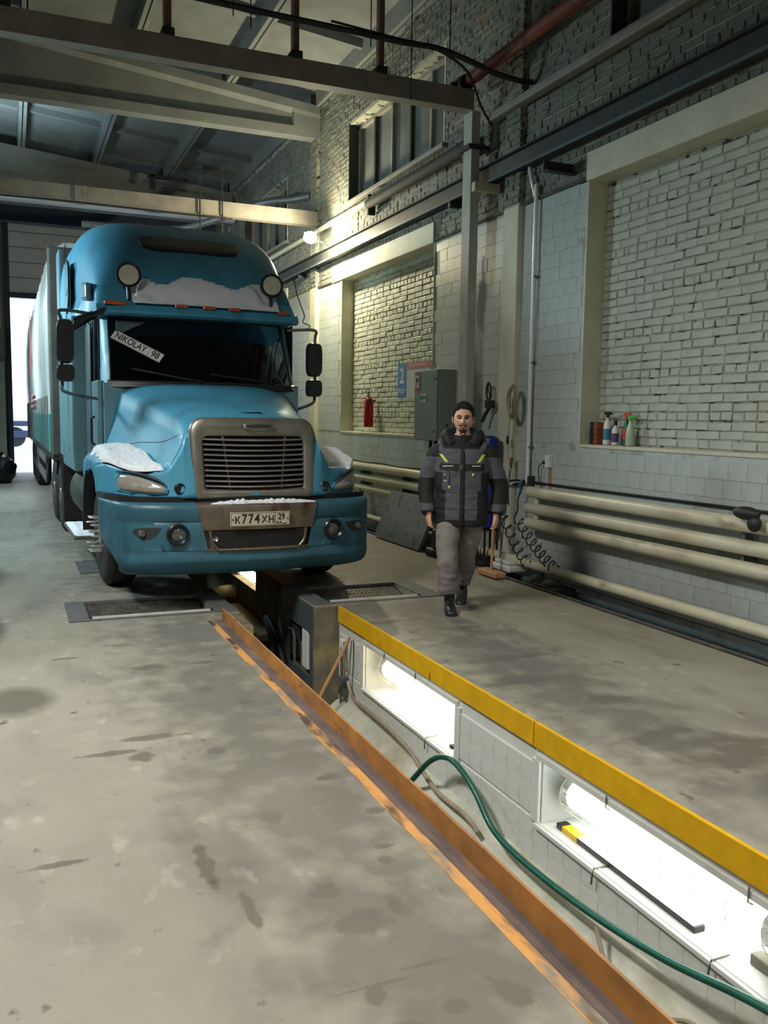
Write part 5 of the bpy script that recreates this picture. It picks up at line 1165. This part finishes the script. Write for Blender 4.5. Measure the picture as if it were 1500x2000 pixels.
obj('riser', MB().cyl((-.01, .03, .04), (-.01, .03, .30), .014), 'greysteel', jb); obj('riser', MB().cyl((-.01, -.03, .04), (-.01, -.03, .36), .011), 'hosegrey', jb); obj('riser', MB().cyl((-.02, .02, -.12), (-.02, .02, -.5), .012), 'steel', jb)
obj('switch_plate', MB().box(-.02, .015, .0, .07, .22, .36), 'white', jb, smooth=False, bevel=.004)
single('pit_wire', MB().tube(spline([(2.615, 6.80, -.21), (2.612, 6.79, -.4), (2.61, 6.81, -.62), (2.60, 6.72, -.70)], 5), .004, 5), 'darkbeam', 'thin dark wire running down the tiled pit wall', 'wire')
single('wooden_handle', MB().tube([(2.60, 6.85, -.20), (2.35, 6.89, -.70), (2.10, 6.93, -1.2)], .014, 10), 'wood', 'wooden tool handle leaning across the concrete corner of the pit', 'handle')
# equipment box in the narrow part
eb = empty('control_housing', (2.41, 7.74, 0), 'blue-grey sheet metal control housing set into the pit side below the right roller tester', 'control housing')
obj('side_sheet', MB().box(-.006, .0, -.48, .48, -.26, -.012).box(-.006, 0, .22, .48, -1.3, -.26).box(-.006, 0, -.48, -.40, -1.3, -.26).box(-.006, 0, -.40, .22, -1.3, -.66), 'tealbox', eb, smooth=False)
obj('cavity', MB().box(.06, .07, -.46, .46, -.9, -.25), 'black_void', eb, smooth=False)
obj('white_module', MB().box(-.002, .05, -.33, -.16, -.62, -.27), 'white', eb, smooth=False, bevel=.006)
obj('grey_frame', MB().tube([(-.012, .30, -.36), (-.014, .08, -.34), (-.014, .02, -.40), (-.014, .02, -.66)], .012, 6), 'greysteel', eb)
obj('dark_module', MB().box(.0, .05, .04, .18, -.60, -.30), 'darkbeam', eb, smooth=False)
# duct elbow and sill under the truck
single('pipe_elbow', MB().tube(spline([(2.42, 11.5, -1.35), (2.42, 11.45, -.85), (2.46, 11.35, -.68), (2.58, 11.2, -.62), (2.75, 11.1, -.62)], 5), .085, 14), 'pipecream', 'pale elbow pipe in the pit below the far tube light', 'pipe')
single('pit_shelf', MB().box(2.42, 2.625, 9.2, 10.9, -.80, -.72), 'plaster', 'tiled shelf on the pit wall below the far tube light', 'shelf', smooth=False, bevel=.01)

# ---------------------------------------------------------------- roller brake testers in the floor
def tester(xa, xb, x0, x1, lab, flip):
    t = empty('roller_tester', ((x0+x1)/2, 7.66, 0), lab, 'roller tester', 'roller brake testers'); c = (x0+x1)/2
    for a, b, nm in (((x0, xa, 'cover_plate'), (xb, x1, 'side_plate')) if not flip else ((xb, x1, 'cover_plate'), (x0, xa, 'side_plate'))):
        obj(nm, MB().box(a-c, b-c, -.385, .385, .001, .012), 'greysteel', t, smooth=False, bevel=.003)
    obj('frame_bar', MB().box(xa-c, xb-c, -.385, -.345, -.10, .010), 'greysteel', t, smooth=False, bevel=.003)
    obj('frame_bar', MB().box(xa-c, xb-c, .355, .385, -.06, .010), 'greysteel', t, smooth=False, bevel=.003)
    obj('tread_plate', MB().add([(xa-c, -.22, -.13), (xb-c, -.22, -.13), (xb-c, .355, -.012), (xa-c, .355, -.012), (xa-c, -.22, -.14), (xb-c, -.22, -.14), (xb-c, .355, -.022), (xa-c, .355, -.022)], [(0, 1, 2, 3), (4, 5, 6, 7), (0, 1, 5, 4), (2, 3, 7, 6), (0, 3, 7, 4), (1, 2, 6, 5)]), 'tread', t, smooth=False)
    mb = MB()
    for i in range(22):
        for j in range(9):
            x = xa-c+.03+(xb-xa-.06)*i/21; y = -.18+.5*j/8; z = -.012-(.355-y)*.118/.575
            a = .7 if (i+j) % 2 else -.7; dx, dy = .012*cos(a), .012*sin(a); ex, ey = -.003*sin(a), .003*cos(a)
            mb.add([(x-dx-ex, y-dy-ey, z-.0), (x+dx-ex, y+dy-ey, z+.001), (x+dx+ex, y+dy+ey, z+.001), (x-dx+ex, y-dy+ey, z), (x, y, z+.006)], [(0, 1, 4), (1, 2, 4), (2, 3, 4), (3, 0, 4)])
    obj('tread_lozenges', mb, 'tread', t, smooth=False, kind='stuff')
    obj('roller', MB().cyl((xa-c+.02, -.262, -.034), (xb-c-.02, -.262, -.034), .045, n=20), 'postpaint', t)
    obj('roller', MB().cyl((xa-c+.02, .20, -.075), (xb-c-.02, .20, -.075), .03, n=16), 'darkbeam', t)
    for x in (xa-c+.012, xb-c-.012): obj('roller_bearing', MB().cyl((x-.010, -.275, -.045), (x+.010, -.275, -.045), .06, n=12), 'dark', t)
    obj('tray', MB().box(xa-c, xb-c, -.36, .36, -.16, -.145), 'dark', t, smooth=False)
tester(.545, 1.55, .385, 1.73, 'roller brake tester in the floor left of the pit, before the truck\'s left wheel', False)
tester(2.58, 3.50, 2.42, 3.70, 'roller brake tester in the floor right of the pit, nearer the walking man', True)
single('floor_plate', MB().box(.62, 1.25, 9.5, 10.3, .001, .01), 'greysteel', 'flat metal plate on the floor behind the truck\'s front left wheel', 'plate', smooth=False)

# ---------------------------------------------------------------- things at the gate
bgm = MB().ball((0, 0, .30), .34, .42, .36, 22, 14)
bgm.v = [(x*(1+.18*noise.noise(Vector((x*5, y*5, z*5)))), y*(1+.18*noise.noise(Vector((x*5, y*5, z*5+9)))), max(0, z+.05*noise.noise(Vector((x*9, y*9, z*3))))) for x, y, z in bgm.v]
gb = empty('rubbish_bag', (-.22, 22.6, 0), 'black rubbish bag on the floor inside the gate at the left edge', 'bag')
obj('bag_film', bgm, 'foil', gb, ang=25); obj('bag_knot', MB().lathe([(.03, .58), (.02, .64), (.06, .72), (.02, .70)], n=10), 'foil', gb)
single('gate_post', MB().box(-.62, -.10, 25.9, 26.2, 0, 3.0), 'plaster', 'pale wall pier beside the open gate at the left edge', 'pier', smooth=False)
pv = empty('parked_trailer', (.6, 47, 0), 'dark low vehicle chassis parked in the snow outside the gate', 'trailer')
obj('deck', MB().box(-3.5, .6, -.8, .8, 1.0, 1.25), 'frameblue', pv, smooth=False, bevel=.03); obj('guard', MB().box(-3.5, .6, -.82, -.78, .45, .8), 'frameblue', pv, smooth=False)
for x in (-2.4, -.4): obj('wheel', MB().cyl((x, -.7, .48), (x, -.4, .48), .48, n=20), 'tire', pv)
fc = empty('yard_fence', (0, 70, 0), 'faint distant fence beyond the snowy yard', 'fence')
for k in range(24): obj('fence_panel', MB().box(-12+1.0*k, -11.04+1.0*k, 0, .05, 0, 2.0), 'doorpanel', fc, smooth=False)
# ---------------------------------------------------------------- the walking man (local: x = his left, -y = towards where he walks)
man = empty('person', (3.58, 6.75, 0), 'bearded man in a grey and black work jacket walking between truck and wall', 'person', rz=atan2(-.469, .883))
def remeshed(name, mb, vox, smooth=3, fac=.5):
    me = mb.mesh(name+'_src'); o = bpy.data.objects.new('tmp', me)
    bm = bmesh.new(); bm.from_mesh(me); bmesh.ops.recalc_face_normals(bm, faces=bm.faces); bm.to_mesh(me); bm.free()
    r = o.modifiers.new('r', 'REMESH'); r.mode = 'VOXEL'; r.voxel_size = vox
    if smooth: s = o.modifiers.new('s', 'SMOOTH'); s.iterations = smooth; s.factor = fac
    me2 = baked(o)
    me2.materials.clear(); me2.name = name; return me2
def disp(me, f):
    N_ = [v.normal.copy() for v in me.vertices]; P_ = [v.co.copy() for v in me.vertices]; out = []
    for p, n in zip(P_, N_): out.extend(p+n*f(p, n))
    me.vertices.foreach_set('co', out)
    me.update()
def limb(mb, pts, r, n=14, flat=1): mb.tube(spline(pts, 4), [a for a in _interp(r, len(spline(pts, 4)))], n, flat=flat); return mb
def _interp(r, n): return [r[min(int(i*(len(r)-1)/(n-1)), len(r)-2)]*(1-(i*(len(r)-1)/(n-1)-min(int(i*(len(r)-1)/(n-1)), len(r)-2)))+r[min(int(i*(len(r)-1)/(n-1)), len(r)-2)+1]*(i*(len(r)-1)/(n-1)-min(int(i*(len(r)-1)/(n-1)), len(r)-2)) for i in range(n)]
HC = Vector((0, -.02, 1.652))
def headpt(th, ph, off=0):
    """th: 0 top .. pi bottom, ph: 0 front (-y)"""
    cz = cos(th); s = sin(th); x = s*sin(ph); y = -s*cos(ph); z = cz
    fr = max(0, -y)
    rx, ry, rz = .086, .100, .126
    jaw = max(0, -z)
    X = rx*x*(1-.30*jaw**1.6); Y = ry*y*(1-.10*jaw*(y < 0)); Z = rz*z
    if y > 0: Y *= 1.02; Z = Z*(1-.25*jaw)
    # features (z heights relative to centre)
    def g(px, pz, sx, sz): return exp(-((X-px)/sx)**2-((Z-pz)/sz)**2)
    if y < 0:
        nose = 0
        if -.045 < Z < .04: nose = (.026*sst(.035, -.028, Z))*exp(-(X/(.009+.006*sst(0, -.03, Z)))**2)*sst(-.046, -.034, Z)
        Y -= nose + .006*g(0, .022, .045, .012) + .006*g(0, -.068, .022, .006) + .006*g(0, -.080, .020, .006) + .012*g(0, -.115, .026, .018)
        Y += .013*(g(.031, .004, .016, .011)+g(-.031, .004, .016, .011)) + .004*g(0, -.074, .024, .003)+.006*g(0, -.095, .03, .008)
        Y -= .004*(g(.045, -.025, .018, .016)+g(-.045, -.025, .018, .016))
    p = Vector((X, Y, Z)); 
    if off: p = p+Vector((x, y, z)).normalized()*off
    return HC+p
hm = MB(); NTH, NPH = 60, 72
hm.rings([[headpt(.02+(pi-.04)*i/NTH, 2*pi*j/NPH) for j in range(NPH)] for i in range(NTH+1)])
for s in (-1, 1):     # ears
    hm.ball((s*.088, .004, 1.645), .009, .020, .033, 12, 8); hm.ball((s*.090, .012, 1.66), .008, .014, .020, 10, 6)
body = MB()
limb(body, [(0, .0, 1.36), (0, 0, 1.45), (0, -.005, 1.52), (0, -.0, 1.60)], [.09, .065, .058, .055])
limb(body, [(0, 0, .92), (0, 0, 1.1), (0, 0, 1.28), (0, 0, 1.42)], [.12, .11, .12, .05])
RW, LW = Vector((-.275, -.09, .835)), Vector((.300, -.02, .825))
limb(body, [(-.10, 0, 1.40), (-.20, .01, 1.37), (-.275, .03, 1.12), tuple(RW)], [.035, .035, .034, .026])
limb(body, [(.10, 0, 1.40), (.20, .01, 1.37), (.305, .05, 1.12), tuple(LW)], [.035, .035, .034, .026])
legs = (((-.09, 0, .90), (-.105, -.14, .50), (-.08, -.13, .12)), ((.09, 0, .90), (.06, .10, .50), (.035, .34, .15)))
for l_ in legs: limb(body, l_, [.085, .075, .055, .045, .035])
def hand(mb, w, s, fwdv, down=Vector((0, -.12, -1))):
    d = down.normalized(); n = fwdv.normalized(); side = d.cross(n).normalized()*1   # n: direction the thumb points (forward)
    palm = [w, w+d*.028, w+d*.052, w+d*.072]
    for k, (o, q) in enumerate(((-.020, .90), (.0, 1), (.020, .96))): mb.tube([p+n*o for p in palm], [.016, .019, .018, .014], 10)
    inner = Vector((-s, 0, 0))
    for k, (o, L, r) in enumerate(((.030, .85, .0088), (.010, 1.0, .0092), (-.010, .92, .0088), (-.029, .72, .0078))):
        b0 = w+d*.070+n*o; L *= .031
        p1 = b0+(d*.95+inner*.15).normalized()*L; p2 = p1+(d*.45+inner*.9).normalized()*L*.8; p3 = p2+(d*-.35+inner*.8-n*.1).normalized()*L*.6
        mb.tube([w+d*.055+n*o*.9, b0, p1, p2, p3], [r*1.15, r*1.2, r*1.05, r*.95, r*.7], 8)
    t0 = w+d*.022+n*.022; t1 = t0+(d*.7+n*.6).normalized()*.035; t2 = t1+(d*.95+n*.05+inner*.3).normalized()*.028; t3 = t2+(d*.9+inner*.45).normalized()*.018
    mb.tube([t0, t1, t2, t3], [.014, .0125, .0105, .007], 8)
hand(body, RW, -1, Vector((.35, -1, -.1))); hand(body, LW, 1, Vector((-.35, -1, -.1)))
body.add(hm.v, hm.f)
bme = remeshed('body', body, .0042, 1, .35)
for k in ('skin', 'lips', 'beard'): bme.materials.append(M[k])
for p in bme.polygons:
    c = p.center-HC
    if c.y < -.04 and abs(c.x) < .024 and -.084 < c.z < -.066: p.material_index = 1
    if c.y < -.02:
        if (abs(c.x) < .036 and -.063 < c.z < -.050 and abs(c.x) > .004 and c.z < -.050-.12*abs(c.x)+.004) or (-.14 < c.z < -.092-.9*max(0, .03-abs(c.x))*0 and abs(c.x) < .05 and c.y < -.045+abs(c.x)*.4) or (abs(c.x) < .008 and -.106 <= c.z < -.088): p.material_index = 2
bme.shade_smooth()
bo2 = bpy.data.objects.new('body', bme); COL.objects.link(bo2); bo2.parent = man
from mathutils.bvhtree import BVHTree
fb = BVHTree.FromPolygons([tuple(v.co) for v in bme.vertices], [tuple(p.vertices) for p in bme.polygons])
def face(x, z, off=.0):
    h = fb.ray_cast(Vector((HC.x+x, -1, HC.z+z)), Vector((0, 1, 0)))[0]; return (HC.x+x, (h.y if h else -.1)-off, HC.z+z)
def facepatch(name, pts, m, par, off, thick=.002):
    """pts: outline columns (x, z low, z high) laid on the face"""
    mb = MB(); mb.rings([[face(x, a+(b-a)*k/3, off+thick*(0 < k < 3)) for k in range(4)] for x, a, b in pts], closed=False, caps=False)
    o = obj(name, mb, m, par); sd = o.modifiers.new('s', 'SOLIDIFY'); sd.thickness = .002; sd.offset = 0; return o
for s in (-1, 1):
    e = facepatch('eye', [(s*(.030+q), .004-h, .004+h) for q, h in ((-.014, .0008), (-.009, .0042), (0, .0056), (.009, .0044), (.014, .0008))], 'lensdim', man, .0012, .001)
    facepatch('iris', [(s*.030+q, .004-h, .004+h) for q, h in ((-.005, .002), (-.0025, .005), (.0025, .005), (.005, .002))], 'hair', e, .0035, .001)
    facepatch('eyelid', [(s*(.030+q), .007+.002*k-.10*abs(q), .0125+.001*k-.12*abs(q)) for k, q in ((0, -.017), (1, -.008), (1, 0), (1, .009), (0, .018))], 'beard', e, .002)
    facepatch('eyebrow', [(s*x, z0, z1) for x, z0, z1 in ((.011, .018, .026), (.022, .021, .030), (.036, .023, .032), (.048, .021, .029), (.058, .017, .021))], 'hair', man, .002, .003)
# hair: shell over the skull, hairline lower at the sides and back
def hairline(ph):
    a = abs((ph+pi) % (2*pi)-pi)
    return .82+.05*sin(a*9)*(a < .6)+.16*sst(.3, .7, a)+.42*sst(.9, 1.25, a)+.30*sst(1.5, 2.2, a)
hr = MB(); rs = []
for i in range(25):
    ring = []
    for j in range(56):
        ph = 2*pi*j/56; th = .02+(hairline(ph)-.02)*i/24; th *= 1+.10*noise.noise(Vector((cos(ph)*4, sin(ph)*9, 1)))*(i/24)
        o = .024*(1-(i/24)**6*.75)+.009*noise.noise(Vector((cos(ph)*3, sin(ph)*3, th*7)))+.004*noise.noise(Vector((cos(ph)*9, sin(ph)*9, th*12)))
        ring.append(headpt(th, ph, o))
    rs.append(ring)
for i in range(2): rs.append([headpt(hairline(2*pi*j/56), 2*pi*j/56, -.004*(i+1)) for j in range(56)])
hr.rings(rs); hro = obj('hair', hr, 'hair', man, ang=70)
for s in (-1, 1): obj('sideburn', MB().rings([[headpt(pi/2-.02+.17*q, s*(1.32+w_), .004) for w_ in (-.10, 0, .16)] for q in (-.9, 0, .8)], closed=False, caps=False), 'hair', hro)
# jacket
tz = [(.735, .205, .150, -.01), (.76, .232, .160, -.01), (.90, .235, .165, -.01), (1.05, .225, .158, -.005), (1.20, .232, .160, 0), (1.32, .232, .150, 0), (1.385, .205, .125, .005), (1.43, .145, .100, .01), (1.46, .10, .085, .01)]
jm = MB(); jm.rings([[(rx*abs(cos(a))**.8*(1 if cos(a) > 0 else -1), cy+ry*abs(sin(a))**.85*(1 if sin(a) > 0 else -1), z) for a in [2*pi*k/36 for k in range(36)]] for z, rx, ry, cy in tz])
SR = [(-.13, .01, 1.385), (-.225, .015, 1.345), (-.275, .03, 1.20), (-.300, .02, 1.08), (-.293, -.03, .95), (-.278, -.085, .845)]
SL = [(.13, .01, 1.385), (.225, .02, 1.345), (.285, .04, 1.20), (.325, .05, 1.08), (.322, .02, .95), (.303, -.015, .835)]
for sv in (SR, SL): limb(jm, sv, [.07, .083, .082, .078, .072, .062], 18)
jme = remeshed('jacket', jm, .009, 4)
def wr(co, nn):
    d = .007*noise.noise(Vector((co.x*5, co.y*5, co.z*16)))+.004*noise.noise(Vector((co.x*14, co.y*14, co.z*30)))
    if abs(co.x) < .235:
        for zq in (1.02, .88): d -= .005*exp(-((co.z-zq)/.008)**2)
    return d
disp(jme, wr)
for k in ('jgrey', 'jblack'): jme.materials.append(M[k])
for p in jme.polygons:
    c = p.center; blk = False; ax = abs(c.x)
    arm = ax > .235-.0*(c.z)
    if ax > .215 and c.z < 1.36:
        if .93 < c.z < 1.15: blk = True
        if c.z < .865: blk = True
    if ax > .165 and c.z > 1.33 and c.z < 1.42: blk = True
    if ax <= .235:
        if 1.215 < c.z < 1.275 and c.y < .02 and .02 < ax < .19: blk = True
        if c.z < .80: blk = True
        if .135+(.03 if c.z > 1.05 else 0) < ax and c.z < 1.20: blk = True
        if ax < .017 and c.y < 0: blk = True
    if c.z > 1.40: blk = True
    p.material_index = 1 if blk else 0
jme.shade_smooth()
jo = bpy.data.objects.new('jacket', jme); COL.objects.link(jo); jo.parent = man
bvh = BVHTree.FromPolygons([tuple(v.co) for v in jme.vertices], [tuple(p.vertices) for p in jme.polygons])
def decal(name, quad, m, off=.003, n=8, par=jo):
    """patch laid on the jacket front: quad corners (x, z)"""
    mb = MB(); g = []
    for i in range(n+1):
        for j in range(3):
            t, u = i/n, j/2
            x = (quad[0][0]*(1-t)+quad[1][0]*t)*(1-u)+(quad[3][0]*(1-t)+quad[2][0]*t)*u; z = (quad[0][1]*(1-t)+quad[1][1]*t)*(1-u)+(quad[3][1]*(1-t)+quad[2][1]*t)*u
            h = bvh.ray_cast(Vector((x, -1, z)), Vector((0, 1, 0)))[0]; y = h.y if h else -.15
            g.append((x, y-off, z))
    mb.v = g; mb.f = [(i*3+j, (i+1)*3+j, (i+1)*3+j+1, i*3+j+1) for i in range(n) for j in range(2)]; mb.mi = [0]*len(mb.f)
    o = obj(name, mb, m, par); sd = o.modifiers.new('s', 'SOLIDIFY'); sd.thickness = .003; return o
decal('reflective_strip', [(-.205, 1.365), (-.140, 1.285), (-.108, 1.285), (-.178, 1.365)], 'hivis', label=None) if False else decal('reflective_strip', [(-.200, 1.355), (-.145, 1.285), (-.112, 1.285), (-.170, 1.355)], 'hivis')
decal('reflective_strip', [(.200, 1.355), (.160, 1.285), (.125, 1.285), (.172, 1.355)], 'hivis')
decal('chest_lettering', [(-.165, 1.246), (-.070, 1.252), (-.070, 1.260), (-.165, 1.256)], 'whitepaper'); decal('chest_lettering', [(.085, 1.253), (.160, 1.253), (.160, 1.261), (.085, 1.261)], 'whitepaper')
decal('sleeve_mark', [(-.160, 1.150), (-.135, 1.148), (-.133, 1.186), (-.150, 1.190)], 'tealbox'); decal('sleeve_mark', [(-.155, 1.125), (-.125, 1.122), (-.125, 1.130), (-.155, 1.132)], 'whitepaper')
decal('zip_puller', [(-.006, 1.235), (.006, 1.235), (.006, 1.258), (-.006, 1.258)], 'hivis', .006, 2)
for x, z in ((-.105, 1.06), (.095, 1.17)): decal('pocket_zip', [(x-.004, z+.03), (x+.004, z+.03), (x+.004, 1.215), (x-.004, 1.215)], 'jblack', .003, 6); decal('zip_tag', [(x-.009, z), (x+.009, z), (x+.009, z+.028), (x-.009, z+.028)], 'hivis', .006, 2)
# front flap, slightly open at the hem
decal('front_flap', [(-.004, .725), (-.004, 1.38), (.020, 1.38), (.028, .72)], 'jblack', .006, 16)
# hood and collar
cm = MB()
rr2 = []
for i in range(26):
    a = -2.55+5.1*i/25; 
    c = Vector((.140*sin(a), .045+.105*-cos(a+pi), 1.485+.045*(1-abs(a)/2.6)*1.0)); wd = .048+.016*(1-abs(a)/2.6)
    if abs(a) > 2.0: c.z -= .06*(abs(a)-2.0)/.55
    rr2.append((c, wd))
cm.tube([c for c, w_ in rr2], [w_ for c, w_ in rr2], 14)
cm.rings([[(.085*cos(a), -.005+.078*sin(a), z) for a in [2*pi*k/24 for k in range(24)]] for z in (1.38, 1.44, 1.515, 1.52)])
cme = remeshed('hood', cm, .008, 3); disp(cme, lambda co, n_: .009*noise.noise(co*22)); cme.materials.append(M['jblack']); cme.shade_smooth()
co_ = bpy.data.objects.new('hood', cme); COL.objects.link(co_); co_.parent = man
obj('undershirt_collar', MB().tube([(.066*cos(a), -.008+.066*sin(a), 1.524+.010*sin(a)) for a in [2*pi*k/24 for k in range(24)]], .005, 6, loop=True), 'whitepaper', man)
hg = MB(); 
for s in (-1, 1): limb(hg, [(s*.16, .06, 1.50), (s*.185, .02, 1.44), (s*.17, -.05, 1.385), (s*.11, -.115, 1.34)], [.022, .034, .034, .018], 10)
hme = remeshed('hood_shell', hg, .008, 3); hme.materials.append(M['jgrey']); hme.shade_smooth(); ho = bpy.data.objects.new('hood_shell', hme); COL.objects.link(ho); ho.parent = man
# trousers
tm = MB()
tm.rings([[(rx*cos(a), ry*sin(a), z) for a in [2*pi*k/28 for k in range(28)]] for z, rx, ry in ((1.0, .17, .13), (.90, .18, .135), (.80, .175, .13), (.76, .15, .11))])
limb(tm, [(-.095, -.01, .84), (-.112, -.09, .66), (-.110, -.155, .48), (-.095, -.165, .32), (-.085, -.15, .17)], [.112, .105, .088, .092, .082], 18)
limb(tm, [(.090, .01, .84), (.085, .05, .66), (.060, .09, .48), (.045, .18, .32), (.035, .27, .20)], [.112, .102, .085, .085, .072], 18)
tme = remeshed('trousers', tm, .009, 4)
disp(tme, lambda co, n_: (.010*noise.noise(Vector((co.x*6, co.y*6, co.z*13))) + .012*noise.noise(Vector((co.x*9, co.y*9, co.z*26)))*sst(.5, .25, co.z)))
for k in ('trouser', 'trouserlow'): tme.materials.append(M[k])
for p in tme.polygons: p.material_index = 1 if p.center.z < .43+.03*sin(p.center.x*40) else 0
tme.shade_smooth(); to = bpy.data.objects.new('trousers', tme); COL.objects.link(to); to.parent = man
# boots
def boot(ank, pitch_, yaw_=0, nm='boot'):
    b = MB()
    prof = [(-.085, .0, .034, .05), (-.07, 0, .042, .085), (-.03, 0, .044, .12), (.03, 0, .044, .105), (.09, 0, .048, .075), (.14, 0, .048, .06), (.18, 0, .038, .045), (.195, 0, .02, .03)]
    rs = []
    for l, c, w_, h in prof: rs.append([(w_*cos(a), -l, max(0, h/2+h/2*sin(a)*1.0)) for a in [2*pi*k/16 for k in range(16)]])
    b.rings(rs); b.tube([(0, .03, .08), (0, .03, .15), (0, .035, .25)], [.046, .048, .052], 16)
    me = remeshed(nm, b, .007, 3)
    T_ = Matrix.Translation(ank) @ Matrix.Rotation(yaw_, 4, 'Z') @ Matrix.Rotation(pitch_, 4, 'X') @ Matrix.Translation((0, 0, 0))
    me.transform(T_); me.materials.append(M['boot']); me.shade_smooth(); o = bpy.data.objects.new(nm, me); COL.objects.link(o); o.parent = man
    sl_ = MB().rings([[(w_*1.03, -l, .0) if q == 0 else ((w_*1.03, -l, .022) if q == 1 else ((-w_*1.03, -l, .022) if q == 2 else (-w_*1.03, -l, 0))) for q in range(4)] for l, c, w_, h in prof])
    sme = sl_.mesh('sole'); sme.transform(T_); obj('sole', sme, 'black', o)
boot((-.078, -.155, .0), 0.0, .12)
boot((.028, .335, .045), radians(20), -.1)

bpy.data.scenes.remove(BAKE)
